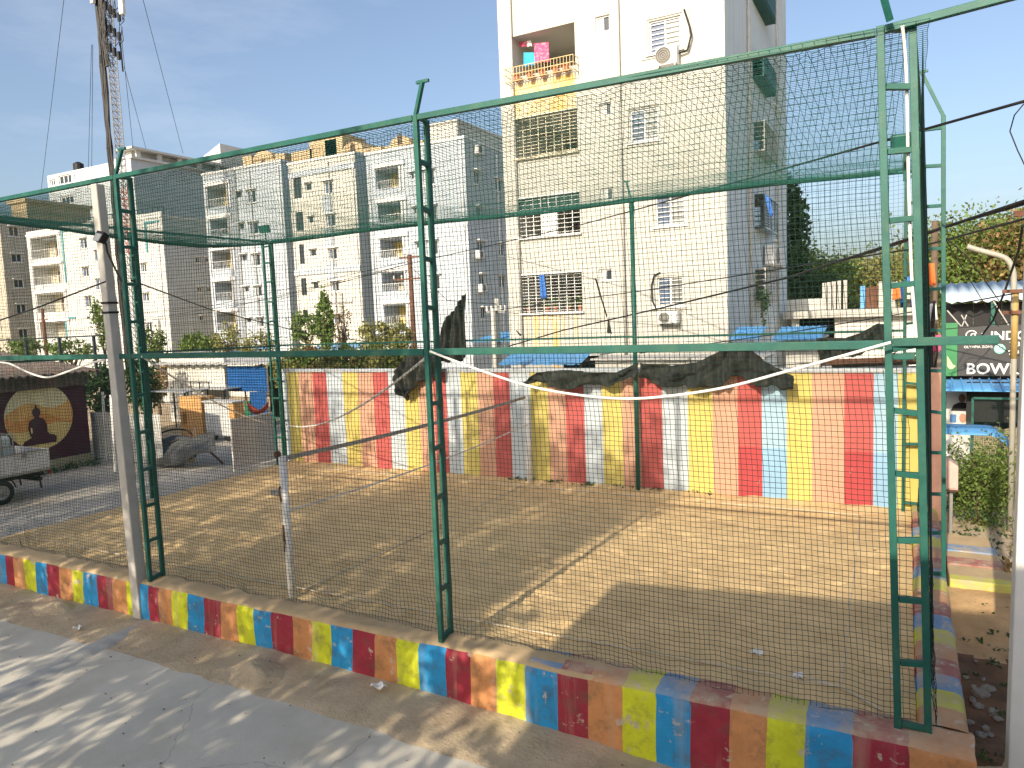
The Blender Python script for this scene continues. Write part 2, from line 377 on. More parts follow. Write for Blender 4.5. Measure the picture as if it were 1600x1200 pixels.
# footprints
for k in range(950):
    fx = random.choice((random.uniform(-17.5, -4), random.uniform(-17.5, -5), random.uniform(-17.5, 0))); fy = random.uniform(8.4, 17.1); a = random.uniform(0, 3.14); L = random.uniform(.10, .16)
    i0 = int((fx+18.15)/.055); j0 = int((fy-8.1)/.055); sl_ = (slice(max(0, i0-6), i0+7), slice(max(0, j0-6), j0+7))
    dx = SX[sl_]-fx; dy = SY[sl_]-fy; u = dx*math.cos(a)+dy*math.sin(a); v = -dx*math.sin(a)+dy*math.cos(a)
    q = (u/L)**2+(v/(L*.5))**2; SZ[sl_] += -.034*np.exp(-q)+.014*np.exp(-(np.sqrt(q)-1.5)**2*4)
SZ += .06*np.clip((SY-16.9)/.5, 0, 1)*(.4+.6*np.abs(noise2(SX*1.2, SY, 25)))
SZ -= .17*np.clip((-17.55-SX)/.5, 0, 1)
tag(gridmesh('sand_court', SX, SY, SZ, m_sand), kind='structure')

# ------------------------------------------------------------------ painted kerbs
def kmat(n, c, top=False):
    if top: return mat('kerb_top_'+n, tuple(a*.6+b*.4 for a, b in zip(c, (.43, .33, .24))), .9, .15, 4, bump=.4, bscale=45, spec=.15, dirt=(.46, .36, .25), dirt_amt=.8, dscale=2.6, dmin=.45, dmax=.62, chip=(.5, .42, .33), cscale=7, cmin=.58)
    return mat('kerb_'+n, c, .75, .2, 3.5, bump=.45, bscale=45, spec=.25, dirt=(.10, .08, .055), dirt_amt=.6, dscale=3.6, dmin=.5, dmax=.68, streak=(.42, .34, .25), streak_amt=.5, chip=(.46, .39, .30), cscale=4.5, cmin=.61)
KC = {'blue': (.025, .27, .56), 'maroon': (.30, .03, .05), 'orange': (.55, .25, .10), 'lime': (.58, .62, .03)}
KORD = ['blue', 'maroon', 'orange', 'lime']
KMATS = [kmat(k, KC[k]) for k in KORD]+[kmat(k, KC[k], True) for k in KORD]+[mat('kerb_sandy', (.47, .35, .20), .95, .15, 3, bump=.4, bscale=40, dirt=(.34, .25, .15), dirt_amt=.4, dscale=1.6)]
KB = [-19.5, -19.1, -18.7, -18.3, -17.95, -17.55, -17.2, -16.85, -16.45, -16.07, -15.69, -15.419, -15.044, -14.657, -14.279, -13.871, -13.474, -13.144, -12.748, -12.308, -11.917, -11.622, -11.317, -11.052, -10.727, -10.348, -9.95, -9.55, -9.162, -8.799, -8.434, -8.028, -7.649, -7.281, -6.879, -6.479, -6.094, -5.722, -5.293, -4.909, -4.531, -4.113, -3.678, -3.286, -2.856, -2.453, -2.06, -1.637, -1.254, -0.875, -0.437, 0.061, .62]
K0 = (KB.index(-15.69)-1)           # this block is maroon
# index of block i -> colour, counted so that block starting at -15.69 is maroon
def kcol(i): return (i-KB.index(-15.69)+1) % 4
prof = [(7.715, -1.35), (7.715, -.55), (7.72, -.25), (7.73, .02), (7.745, .095), (7.79, .135), (7.88, .15), (8.0, .152), (8.12, .148), (8.2, .13), (8.215, .05), (8.22, -.2)]
def kerb_strip(bounds, colf, step=.05):
    a = []
    for b0, b1 in zip(bounds[:-1], bounds[1:]):
        n = max(2, int((b1-b0)/step)); a += [b0+(b1-b0)*i/n for i in range(n)]
    a.append(bounds[-1]); return np.array(a)
ka = kerb_strip(KB, None); kp = np.array(prof)
PX, PI_ = np.meshgrid(ka, np.arange(len(prof)), indexing='ij'); PY = kp[PI_, 0]; PZ = kp[PI_, 1]
w = noise2(PX*2.2, PI_*.7, 31, 4)
PX = PX+noise2(PX*.0+np.round(PX*.9), PI_*.8, 33)*.02
PYd = PY+np.where(PI_ < 6, -1, 1)*w*.014; PZd = PZ+np.where((PI_ > 3) & (PI_ < 10), noise2(PX*1.7, PI_*.6, 32, 4)*.014, 0)
blk = np.searchsorted(np.array(KB), (ka[:-1]+ka[1:])/2)-1
mi = []
for i, b in enumerate(blk):
    for j in range(len(prof)-1):
        c = kcol(b)
        if j < 4: mi.append(c)
        else: mi.append(4+c if ka[i] > -3.7+.5*math.sin(j*2.1) else 8)
def gridmesh2(name, X, Y, Z, m, mi, parent=None): return gridmesh(name, X, Y, Z, m, parent, True, mi)
fk = gridmesh2('painted_kerb', PX, PYd, PZd, KMATS, mi)
tag(fk, 'low kerb painted in blue, maroon, orange and lime blocks along the front of the court', 'kerb')
# right-hand kerb, running away from the camera along x = 0.35
RB = [8.16, 8.55, 8.95, 9.35, 9.8, 10.25, 10.7, 11.2, 11.7, 12.2, 12.7, 13.2, 13.8, 14.4, 15.0, 15.6, 16.2, 16.8, 17.4]
ra = kerb_strip(RB, None, .07)
rprof = [(.13, -.2), (.132, .06), (.15, .12), (.2, .15), (.35, .155), (.5, .15), (.57, .13), (.6, .06), (.61, -.3), (.61, -.9)]
rp_ = np.array(rprof); PYr, PIr = np.meshgrid(ra, np.arange(len(rprof)), indexing='ij')
PXr = rp_[PIr, 0]+noise2(PYr*2, PIr*.7, 41)*.014; PZr = rp_[PIr, 1]+np.where((PIr > 1) & (PIr < 7), noise2(PYr*1.8, PIr*.6, 42)*.012, 0)
blk = np.searchsorted(np.array(RB), (ra[:-1]+ra[1:])/2)-1; mi = []
for i, b in enumerate(blk):
    for j in range(len(rprof)-1):
        c = (b+2) % 4; mi.append(c if (j < 2 or j > 6) else 4+c)
V = gridmesh('painted_kerb', PXr[:, ::-1], PYr[:, ::-1], PZr[:, ::-1], KMATS, None, True, np.array(mi).reshape(len(ra)-1, -1)[:, ::-1].ravel())
tag(V, 'worn painted kerb running away along the right side of the court', 'kerb')

# ------------------------------------------------------------------ striped boundary wall
WB = [-17.78, -17.584, -17.085, -16.489, -15.907, -15.262, -14.683, -14.094, -13.519, -12.959, -12.434, -11.921, -11.484, -10.993, -10.45, -9.94, -9.443, -8.822, -8.294, -7.798, -7.278, -6.788, -6.26, -5.778, -5.228, -4.601, -4.009, -3.435, -2.893, -2.354, -1.83, -1.169, -0.594, -0.133, 0.362]
def wmat(n, c, d): return mat('wall_'+n, c, .85, .10, 1.6, bump=.5, bscale=20, spec=.2, dirt=d, dirt_amt=.25, dscale=2.4, streak=tuple(x*.8 for x in c), streak_amt=.22, crack=tuple(x*.55 for x in c), kscale=.5)
WM = [wmat('yellow', (.60, .50, .15), (.53, .47, .22)), wmat('peach', (.57, .325, .22), (.53, .33, .245)), wmat('red', (.47, .11, .10), (.42, .085, .085)),
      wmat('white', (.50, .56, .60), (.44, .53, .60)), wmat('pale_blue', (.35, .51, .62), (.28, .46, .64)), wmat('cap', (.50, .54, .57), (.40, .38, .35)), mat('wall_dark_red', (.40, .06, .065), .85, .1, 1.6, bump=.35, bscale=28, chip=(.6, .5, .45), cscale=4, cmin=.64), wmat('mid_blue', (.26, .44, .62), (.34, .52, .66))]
wall = thing('boundary_wall', 'long boundary wall painted in yellow, peach, red and white stripes behind the sand', 'wall', (-8.7, 17.5, 0))
a = kerb_strip(WB, None, .12); zz = np.array([-.35, 0, .3, .7, 1.2, 1.8, 2.3, 2.7, 2.93])
WX, WZ = np.meshgrid(a, zz, indexing='ij'); WY = 17.42+noise2(WX*1.1, WZ*1.1, 51)*.012
blk = np.searchsorted(np.array(WB), (a[:-1]+a[1:])/2)-1; mi = []
for i, b in enumerate(blk):
    for j in range(len(zz)-1):
        c = 3 if b == 0 else (b-1) % 4
        if c == 3 and b > 25: c = 4
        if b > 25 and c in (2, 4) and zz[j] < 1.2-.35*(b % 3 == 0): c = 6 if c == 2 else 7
        mi.append(c)
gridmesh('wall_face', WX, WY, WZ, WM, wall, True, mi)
MB().box(-17.78, .36, 17.45, 17.66, -.35, 2.93, 5).build('wall_core', WM, wall)
bevel(MB().box(-17.82, .38, 17.38, 17.69, 2.93, 3.02).build('coping', WM[5], wall), .012)
mb = MB(); mb.box(.40, .68, 17.1, 17.5, -.1, 3.03)
bevel(tag(mb.build('pillar', wmat('pillar', (.74, .42, .30), (.5, .3, .22))), 'peach painted pillar at the right end of the striped wall', 'pillar'), .02)
mb = MB(); prof = [(0, 0), (.95, .0), (.95, .5), (0, .5)]
# painted ledge right of the side kerb
lx = thing('painted_ledge', 'low sandy ledge with faded blue and red paint bands right of the side kerb', 'ledge', (1.1, 14.3, -.4))
for k, (y0, y1, mt) in enumerate([(13.05, 13.3, KMATS[7]), (13.3, 13.85, KMATS[8]), (13.85, 14.25, KMATS[5]), (14.25, 14.62, KMATS[8]), (14.62, 15.0, KMATS[4]), (15.0, 15.7, KMATS[8])]):
    bevel(MB().box(.64, 1.62-.05*k, y0, y1-.004, -.6, .06-.02*(k % 2)).build('step', mt, lx), .02)

# hump across the road, sand heaps
h0 = Vector(atz(216, 975, -.5)); h1 = Vector(atz(-60, 1110, -.5)); hd = (h1-h0).normalized(); hn = Vector((-hd.y, hd.x, 0))
n = 60; P = np.zeros((n, 9, 3))
for i in range(n):
    c = h0.lerp(h1, i/(n-1))
    for j in range(9):
        s_ = (j-4)/4; p = c+hn*(s_*.26+.02*math.sin(i*.9+j)); P[i, j] = (p.x, p.y, -.56+.07*(1-s_*s_)-.012*(abs(s_) > .9)+random.uniform(-.004, .004))
tag(MB().grid(P[:, ::-1]).build('concrete_hump', m_conc, smooth=True), 'low grey concrete hump crossing the road to the foot of the concrete pole', 'road hump')
def heap(u, v, rx, ry, h, label):
    c = atz(u, v, -.47); n = 26; a = np.linspace(-1.25, 1.25, n); A, B = np.meshgrid(a, a, indexing='ij')
    q = A*A+B*B; Z = -.545+h*np.exp(-q*1.7)*(1+.25*noise2(A*2+u, B*2, 61))+noise2(A*5+u, B*5, 62)*.008-.05*np.clip(q-1, 0, 1)
    tag(gridmesh('sand_heap', c[0]+A*rx, c[1]+B*ry, Z, m_dirt), label, 'sand heap')
heap(405, 1047, .42, .34, .2, 'small heap of sand lying between road and kerb, right of the concrete pole')
heap(88, 947, .6, .3, .15, 'flat heap of sand against the kerb left of the concrete pole')

# dark soil strip right of the side kerb, rising to the ledge
xs = np.arange(.58, 4.2, .09); ys = np.arange(5.5, 13.12, .09)
DX, DY = np.meshgrid(xs, ys, indexing='ij'); tt = np.clip((DY-11.6)/1.4, 0, 1)
DZ = -.395+.33*tt*tt*(3-2*tt)+noise2(DX*2.5, DY*2.5, 91)*.03-.12*np.clip((7.6-DY)/.4, 0, 1)
m_soil = mat('dark_soil', (.17, .10, .06), .95, .3, 2.5, bump=.9, bscale=25, spec=.1, dirt=(.06, .05, .035), dirt_amt=.7, dscale=2.0)
m_osoil = mat('orange_soil', (.47, .31, .16), .95, .25, 2.5, bump=.9, bscale=25, spec=.1, dirt=(.28, .17, .09), dirt_amt=.5, dscale=2.0)
mi = (DY[:-1, :-1] > 11.2+.4*noise2(DX[:-1, :-1]*1.4, DY[:-1, :-1]*1.4, 92)).astype(int).ravel()
tag(gridmesh('dirt_strip', DX, DY, DZ, [m_soil, m_osoil], None, True, mi), kind='structure')
# ------------------------------------------------------------------ steel cage round the court
RZ = [.19, .83, 1.46, 2.09, 2.72, 3.34, 3.97, 4.57, 5.18, 5.80, 6.40, 6.93]
def ladder(parent, p0, p1, z0, z1, w=.064, rungs=None, lean=0.):
    """two uprights at p0 and p1 (x, y) joined by rungs"""
    post = MB(); post.beam((p0[0], p0[1], z0), (p0[0]+lean, p0[1], z1), w, w, (0, 1, 0))
    po = bevel(post.build('ladder_post', m_green, parent), .005)
    q = MB(); q.beam((p1[0], p1[1], z0), (p1[0]+lean, p1[1], z1), w, w, (0, 1, 0))
    bevel(q.build('upright', m_green, po), .005)
    d = Vector((p1[0]-p0[0], p1[1]-p0[1], 0)).normalized()*w/2
    for z in (rungs or RZ):
        if z < z0 or z > z1: continue
        l_ = lean*(z-z0)/(z1-z0)
        bevel(MB().beam((p0[0]+d.x+l_, p0[1]+d.y, z+random.uniform(-.02, .02)), (p1[0]-d.x+l_, p1[1]-d.y, z+random.uniform(-.02, .02)), w*.9, w*.8).build('rung', m_green, po), .004)
    return po
def rail(parent, p0, p1, w=.055, name='rail', h=None):
    return bevel(MB().beam(p0, p1, w, h).build(name, m_green, parent), .005)
def arm(parent, p, q, tdir=(1, 0, 0)):
    a = MB(); a.beam(p, q, .045); o = a.build('arm', m_green, parent)
    t = Vector(tdir)*.09; MB().beam(Vector(q)-t, Vector(q)+t, .035).build('arm_head', m_green, o)
FY = 7.81; ZT = 6.95; ZM = 4.0
ff = thing('front_fence', 'green steel fence frame along the near side of the sand court', 'fence', (-8.6, FY, .15))
for x in (-17.45, -11.36, -5.41): ladder(ff, (x, FY), (x-.02, FY+.26), .14, ZT)
cp = ladder(ff, (-.035, 7.97), (.23, 8.02), .14, ZT+.02, .068, lean=-.2)
bx = [-17.45, -11.36, -5.41, -.035]
for i, (a, b) in enumerate(zip(bx[:-1], bx[1:])):
    yb = FY if i < 2 else 7.97
    rail(ff, (a+.038, FY, ZT-.03), (b-.04-(.2 if i == 2 else 0), yb, ZT-.03), .07, 'top_rail'); rail(ff, (a+.038, FY, ZM), (b-.04-(.113 if i == 2 else 0), yb, ZM), .06, 'middle_rail', .085)
rail(ff, (-.195, 7.96, ZT-.02), (1.15, 7.86, ZT+.05), .07, 'top_rail'); rail(ff, (-.11, 7.955, ZM+.02), (.74, 7.9, ZM+.035), .055, 'middle_rail', .08)
rail(ff, (-.11, 8.02, ZM-.12), (.08, 8.02, ZM-.12), .05, 'middle_rail', .06)
for x, q in ((-17.45, (-17.3, FY-.02, 7.33)), (-11.36, (-11.12, FY-.02, 7.33)), (-5.41, (-5.27, FY-.02, 7.33)), (-.15, (-.3, 7.6, 7.5))):
    arm(ff, (x, FY, ZT), q)
bf = thing('back_fence', 'green steel fence frame above the striped wall at the far side', 'fence', (-8.8, 17.2, 0))
FB = 17.2; ZB = 7.08
ladder(bf, (-18.02, 17.2), (-17.62, 17.2), -.1, ZB, .065); MB().box(-17.86, -17.80, 17.28, 17.34, -.1, ZB).build('upright', m_green, bf)
pole = MB(); pole.tube([(-5.81, FB, -.05), (-5.81, FB, ZB)], .055, 10); pole.build('post', m_green, bf, smooth=True)
arm(bf, (-5.81, FB, ZB), (-5.92, FB-.02, 7.52)); 
ladder(bf, (-.02, 17.22), (.30, 17.22), -.05, ZB, .065)
for a, b in ((-17.59, -5.85), (-5.77, -.05)):
    rail(bf, (a, FB, ZB), (b, FB, ZB), .06, 'top_rail'); rail(bf, (a, FB, 3.8), (b, FB, 3.82), .05, 'middle_rail')
lf = thing('left_fence', 'green steel fence frame along the left side of the court beside the street', 'fence', (-17.7, 12.5, 0))
ladder(lf, (-17.7, 12.55), (-17.95, 12.6), -.1, ZT+.05)
for a, b in ((8.1, 12.52), (12.58, 17.1)):
    rail(lf, (-17.72, a, 7.03), (-17.72, b, 7.05), .06, 'top_rail'); rail(lf, (-17.72, a, 3.85), (-17.72, b, 3.78), .05, 'middle_rail')
rf = thing('right_fence', 'green steel fence frame along the right side of the court above the side kerb', 'fence', (.3, 12.8, .15))
ladder(rf, (.27, 12.8), (.55, 12.84), .14, 7.1, .06, lean=-.09); arm(rf, (.46, 12.84, 7.1), (.17, 12.84, 7.78))
for a, b in ((8.05, 12.77), (12.83, 17.18)):
    rail(rf, (.03 if a < 9 else .17, a, 6.97), (.17 if a < 9 else .26, b, 7.05), .055, 'top_rail')
def flood(c, label, w=.42, h=.24):
    c = Vector(c); t = thing('floodlight', label, 'floodlight', tuple(c))
    bevel(MB().beam(c+Vector((-w/2, 0, 0)), c+Vector((w/2, 0, 0)), .08, h, (0, -.3, 1)).build('housing', m_green, t), .015)
    MB().tube([c+Vector((0, .03, -h/2)), c+Vector((0, .05, -h/2-.28))], .02, 6).build('stem', m_green, t)
    MB().beam(c+Vector((-w/2+.03, .05, 0)), c+Vector((w/2-.03, .05, 0)), .02, h-.05, (0, -.3, 1)).build('lens', mat('lamp_glass', (.25, .26, .26), .2), t)
flood(aty(413, 358, 17.15), 'green floodlight head on top of the far left corner post'); flood(aty(1415, 222, 8.2), 'floodlight head behind the near right corner ladder post', .26, .16)
# ------------------------------------------------------------------ nets
def sagnet(name, label, f, nu, nv, r, d, m=None):
    u = np.linspace(0, 1, nu); v = np.linspace(0, 1, nv); U, Vv = np.meshgrid(u, v, indexing='ij')
    P = f(U, Vv); o = net_mesh(name, P, r, m or m_netg, None, d)
    return tag(o, label, 'net', 'nets of the court cage')
C_ = .058
def front(U, V):
    x = -17.4+U*(17.53-.2*V); z = .14+V*(ZT-.16)
    y = 8.07+.10*np.sin(U*9+V*2)*np.sin(V*math.pi)+.03*noise2(U*40, V*9, 71)*np.sin(np.clip(V*3, 0, 1)*1.57)
    slack = np.clip(1-V*7, 0, 1); y = y+slack*(.05*noise2(U*60, V*20, 72)); z = z+slack*.035*noise2(U*45, V*8, 73)
    up = np.clip((U-.62)/.38, 0, 1)*np.clip(V*2-.9, 0, 1)
    x = x+.05*up*np.sin(V*16+U*5)+.008*noise2(U*30, V*14, 74)-.55*up*(1-V)*1.2; z = z+.007*noise2(U*25, V*18, 75)
    top = np.clip((V-.965)/.035, 0, 1); z = z-top*.05*np.abs(noise2(U*90, V*3, 76))
    return np.stack([x, y, z], -1)
sagnet('cage_net', 'dark green knotted net hung across the whole near side of the court', front, int(17.5/C_), int(6.8/C_), .0031, (0, 1, 0))
def roof(U, V):
    U = U**1.5; V = 1-(1-V)**(1.9-.85*U)
    x = -17.6+U*17.75; y = 7.86+V*(17.16-7.86)
    z = ZT-.03+V*.11-.30*np.sin(V**1.7*math.pi)*(1+.2*np.sin(U*14))
    z = z-.015*noise2(U*30, V*14, 81)*np.sin(V*math.pi)
    return np.stack([x+.02*noise2(U*12, V*9, 82), y, z], -1)
sagnet('roof_net', 'dark green net sagging overhead from the near to the far top rail', roof, int(17.8/.07), int(9.3/.055), .0031, (0, 0, 1), m_netr)
def back(U, V):
    x = -17.7+U*17.8; z = 2.9+V*4.12; y = 17.14+.05*np.sin(U*12)*np.sin(V*3.1)+.02*noise2(U*40, V*9, 83)
    return np.stack([x, y, z+.02*noise2(U*30, V*9, 84)], -1)
sagnet('cage_net', 'dark green net on the far side above the striped wall', back, int(17.8/.085), int(4.1/.085), .0026, (0, 1, 0))
def left(U, V):
    y = 8.1+U*9.05; z = -.02+V*7.0; x = -17.66+.06*np.sin(U*9)*np.sin(V*3.1)
    return np.stack([x, y, z+.02*noise2(U*30, V*9, 85)], -1)
sagnet('cage_net', 'dark green net on the left side between court and street', left, int(9.05/.075), int(7/.075), .0026, (1, 0, 0))
def right(U, V):
    y = 8.1+U*9.05; z = .16+V*6.75; x = .285-.17*V*(1-.6*U)+.05*np.sin(U*7)*np.sin(V*3.1)+.05*np.clip(1-V*4, 0, 1)*noise2(U*50, V*20, 87)
    return np.stack([x, y, z+.02*noise2(U*30, V*9, 86)], -1)
sagnet('cage_net', 'dark green net on the right side above the side kerb', right, int(9.05/.07), int(6.8/.07), .0026, (1, 0, 0))

# ------------------------------------------------------------------ volleyball net and posts
def vpost(x, y, label, near):
    t = thing('net_post', label, 'post', (x, y, -.1))
    p = MB(); p.tube([(x, y, -.15), (x-.01, y, 2.33)], .062 if near else .072, 14); p.build('tube', m_white_paint, t, smooth=True)
    if near:
        b = MB(); b.box(x-.22, x-.05, y-.10, y-.0, 1.70, 1.78); bevel(b.build('crank_box', m_steel, t), .006)
        c = MB(); c.tube([(x-.03, y-.07, 1.86), (x-.03, y-.10, 1.78), (x-.02, y-.075, 1.60)], .014, 6); c.build('hook', m_rust, t)
        c = MB(); c.beam((x-.02, y-.066, .95), (x-.02, y-.066, 1.22), .035, .018); c.beam((x-.03, y-.07, .78), (x-.0, y-.07, .98), .014); c.build('cleat', m_rust, t)
        c = MB(); c.ball((x-.09, y-.02, 2.36), .06, 10, 7); c.build('pulley', m_rust, t)
    else:
        c = MB()
        for k in range(5): c.tube([(x+.02+random.uniform(-.05, .08), y-.07, 1.55+.25*(k % 2)+random.uniform(-.05, .05)) for _ in range(4)], .014, 5)
        c.build('rope_knot', m_rope, t)
    return t
vpost(-8.76, 8.48, 'white volleyball net post standing nearest the kerb, with rusty fittings', True)
vpost(-8.79, 17.15, 'white volleyball net post standing against the striped wall', False)
vn = thing('volleyball_net', 'volleyball net with grey tape stretched between the two white posts', 'net', (-8.77, 12.8, 1.2))
n = 40; P = np.zeros((n, 9, 3))
tm = mat('grey_tape', (.36, .33, .29), .85, .15, 8)
def vtop(s): return Vector((-8.77, 8.55, 2.29)).lerp(Vector((-8.79, 17.07, 2.30)), s)-Vector((0, 0, .06*4*s*(1-s)))
def vbot(s): return Vector((-8.77, 8.55, 1.43)).lerp(Vector((-8.79, 17.07, 1.57)), s)-Vector((0, 0, .10*4*s*(1-s)))
def strip(f, w, name, m):
    mb = MB(); A = np.array([[tuple(f(i/30)+Vector((0, 0, s*w/2))) for s in (-1, 1)] for i in range(31)]); mb.grid(A)
    return solid(mb.build(name, m, vn), .01)
strip(vtop, .075, 'top_tape', tm); strip(vbot, .03, 'bottom_tape', m_rope)
nu, nv = 88, 10; A = np.zeros((nu, nv, 3))
for i in range(nu):
    for j in range(nv):
        p = vtop(i/(nu-1)).lerp(vbot(i/(nu-1)), j/(nv-1)); A[i, j] = (p.x+.01*math.sin(i*.7+j), p.y, p.z)
net_mesh('mesh', A, .0016, mat('faint_net', (.16, .15, .13), .9), vn, (1, 0, 0))
# boundary ropes on the sand
def rope(pts, r, label, sag=.0, m=None, cat='rope', name='boundary_rope'):
    out = []
    for a, b in zip(pts[:-1], pts[1:]):
        L = (Vector(b)-Vector(a)).length; k = max(4, int(L/.25)); out += [Vector(a).lerp(Vector(b), i/k)-Vector((0, 0, sag*4*(i/k)*(1-i/k)))+Vector((random.uniform(-.008, .008), random.uniform(-.008, .008), 0)) for i in range(k)]
    out.append(Vector(pts[-1]))
    return tag(MB().tube(out, r*.75, 6).build(name, m or m_srope, smooth=True), label, cat)
zr = .018
m_srope = mat('sandy_rope', (.62, .54, .40), .85, .15, 6)
rope([(-16.9, 8.85, zr), (-12.5, 8.82, zr), (-6.5, 8.82, zr), (-.65, 8.87, zr)], .016, 'white boundary rope along the near edge of the sand')
rope([(-16.9, 16.75, zr+.02), (-9, 16.7, zr), (-.8, 16.62, zr)], .014, 'white boundary rope along the far edge of the sand by the striped wall')
rope([(-.62, 8.95, zr), (-.7, 12, zr), (-.8, 16.55, zr)], .013, 'white boundary rope along the right edge of the sand')
rope([(-8.78, 8.8, zr), (-8.8, 12.8, zr-.01), (-8.8, 16.7, zr)], .018, 'white centre line rope lying on the sand under the volleyball net')
rope([(-1.15, 8.98, zr), (-.62, 8.87, zr), (-.3, 8.60, zr+.01), (-.2, 8.5, zr)], .018, 'knotted rope end lying at the near right corner of the court')
rope([(-16.9, 8.8, zr), (-16.95, 12.7, zr), (-16.95, 16.75, zr)], .013, 'white boundary rope along the left edge of the sand')
# litter
def paper(u, v, z, s, label, a=.4):
    c = atz(u, v, z); mb = MB(); n = 5; P = np.zeros((n, n, 3))
    for i in range(n):
        for j in range(n):
            x = (i/(n-1)-.5)*s; y = (j/(n-1)-.5)*s*.6; P[i, j] = (c[0]+x*math.cos(a)-y*math.sin(a), c[1]+x*math.sin(a)+y*math.cos(a), z+.02+.03*math.sin(i*1.7+j*1.1))
    tag(solid(mb.grid(P).build('paper_scrap', m_white_paint), .003), label, 'litter')
paper(1182, 1021, .03, .16, 'white scrap of paper on the shaded sand near the right corner'); paper(1246, 1058, .03, .14, 'small crumpled white scrap lying across the near rope', 1.2)
paper(122, 982, -.5, .14, 'white crumpled litter on the road edge left of the concrete pole'); paper(592, 1073, -.47, .2, 'torn white packet lying against the foot of the kerb', .1)
paper(1397, 1061, .03, .1, 'tiny white scrap on the sand beside the corner ladder post', .7)
# ------------------------------------------------------------------ concrete poles beside the court
def square_pole(name, label, base, top, w0, w1, m, bands=()):
    t = thing(name, label, 'pole', base)
    b = Vector(base); tp = Vector(top); mb = MB(); n = len(mb.v)
    for p, w in ((b, w0), (tp, w1)):
        for i, j in ((-1, -1), (1, -1), (1, 1), (-1, 1)): mb.v.append((p.x+i*w/2, p.y+j*w/2, p.z))
    mb.f += [(3, 2, 1, 0), (4, 5, 6, 7), (0, 1, 5, 4), (1, 2, 6, 5), (2, 3, 7, 6), (3, 0, 4, 7)]; mb.m += [0]*6
    bevel(mb.build('shaft', m, t), .018)
    for z in bands:
        s = (z-b.z)/(tp.z-b.z); c = b.lerp(tp, s); w = w0+(w1-w0)*s+.02
        MB().box(c.x-w/2, c.x+w/2, c.y-w/2, c.y+w/2, z, z+.035).build('band', m_black, t)
    return t
pb = Vector(atz(222, 967, -.55)); ptp = Vector(aty(152, 288, pb.y-.02))
pl = square_pole('concrete_pole', 'tall square concrete pole standing on the road side of the kerb at left', (pb.x, pb.y, -.6), (ptp.x, ptp.y, ptp.z), .20, .155, m_concpole, (4.72, 4.88))
# floodlight on it
t = thing('floodlight', 'black square floodlight clamped to the concrete pole on a bent arm', 'floodlight', tuple(aty(163, 400, pb.y-.15)))
c = Vector(aty(160, 372, pb.y-.25))
q = MB(); q.beam(c+Vector((-.09, -.02, .03)), c+Vector((.09, -.02, -.01)), .12, .17, (0, .5, 1)); bevel(q.build('housing', m_black, t), .012)
q = MB(); q.beam(c+Vector((-.075, -.085, .025)), c+Vector((.075, -.085, -.01)), .012, .13, (0, .5, 1)); q.build('glass', mat('lamp_glass', (.25, .26, .26), .2), t)
q = MB(); q.tube([c+Vector((.03, .03, -.08)), Vector(aty(168, 395, pb.y-.18)), Vector(aty(180, 420, pb.y-.12)), Vector(aty(190, 440, pb.y-.1))], .016, 6); q.build('arm', m_black, t)
# right-hand white pole at the edge of the picture
rb = Vector(atz(1584, 1225, -.45)); rtp = Vector(aty(1616, 300, rb.y+.02))
square_pole('white_pole', 'thick white pole at the right edge of the picture beside the dirt strip', (rb.x+.08, rb.y, -.6), (rtp.x+.05, rtp.y, rtp.z), .30, .2, mat('pale_pole', (.66, .66, .64), .8, .07, 4, bump=.15, bscale=40, dirt=(.45, .42, .36), dirt_amt=.3, dscale=2), ())

# ------------------------------------------------------------------ white pipes and ropes along the middle rail
def cable(pts, r, label, m=m_wire, cat='cable', name='cable', sag=0., n=12):
    out = []
    for a, b in zip(pts[:-1], pts[1:]): out += wire_pts(a, b, sag, n)[:-1]
    out.append(Vector(pts[-1])); return tag(MB().tube(out, r, 6).build(name, m, smooth=True), label, cat)
YR = 7.75
def yp(*uv, Y=YR): return [Vector(aty(u, v, Y)) for u, v in uv]
def smooth_pts(p, k=6):
    out = []
    for i in range(len(p)-1):
        a = p[max(i-1, 0)]; b = p[i]; c = p[i+1]; d = p[min(i+2, len(p)-1)]
        for j in range(k):
            t = j/k; out.append(.5*((2*b)+(c-a)*t+(2*a-5*b+4*c-d)*t*t+(3*b-a-3*c+d)*t**3))
    out.append(p[-1]); return out
tag(MB().tube(smooth_pts(yp((672, 549), (700, 560), (760, 582), (830, 604), (910, 618), (985, 623), (1060, 617), (1140, 604), (1230, 580), (1310, 558), (1392, 535))), .015, 8).build('sagging_pipe', m_rope, smooth=True), 'white plastic pipe sagging from the middle rail across the right-hand bay', 'pipe')
tag(MB().tube(smooth_pts(yp((-10, 566), (14, 568), (40, 580), (62, 588), (80, 589), (110, 579), (140, 568), (164, 562))), .017, 8).build('sagging_pipe', m_rope, smooth=True), 'white plastic pipe sagging in front of the painted mural at far left', 'pipe')
lp = Vector(aty(222, 557, 7.78)); cp_ = Vector(aty(424, 663, 17.1)); mp_ = Vector(aty(674, 552, 7.85))
tag(MB().tube(wire_pts(lp, cp_, .18), .018, 8).build('white_rope', m_rope, smooth=True), 'white rope running from the left ladder post down to the far corner post', 'rope')
tag(MB().tube(wire_pts(Vector(aty(446, 663, 17.1)), mp_, .4), .018, 8).build('white_rope', m_rope, smooth=True), 'white rope running from the far corner post up to the middle ladder post', 'rope')
tag(MB().tube(smooth_pts([Vector(aty(1410, 40, 7.9)), Vector(aty(1416, 110, 8.05)), Vector(aty(1419, 250, 8.05)), Vector(aty(1421, 330, 8.05)), Vector(aty(1425, 440, 8.0)), Vector(aty(1432, 535, 7.95))]), .015, 8).build('white_conduit', m_rope, smooth=True), 'white conduit running down inside the near right corner ladder post', 'pipe')

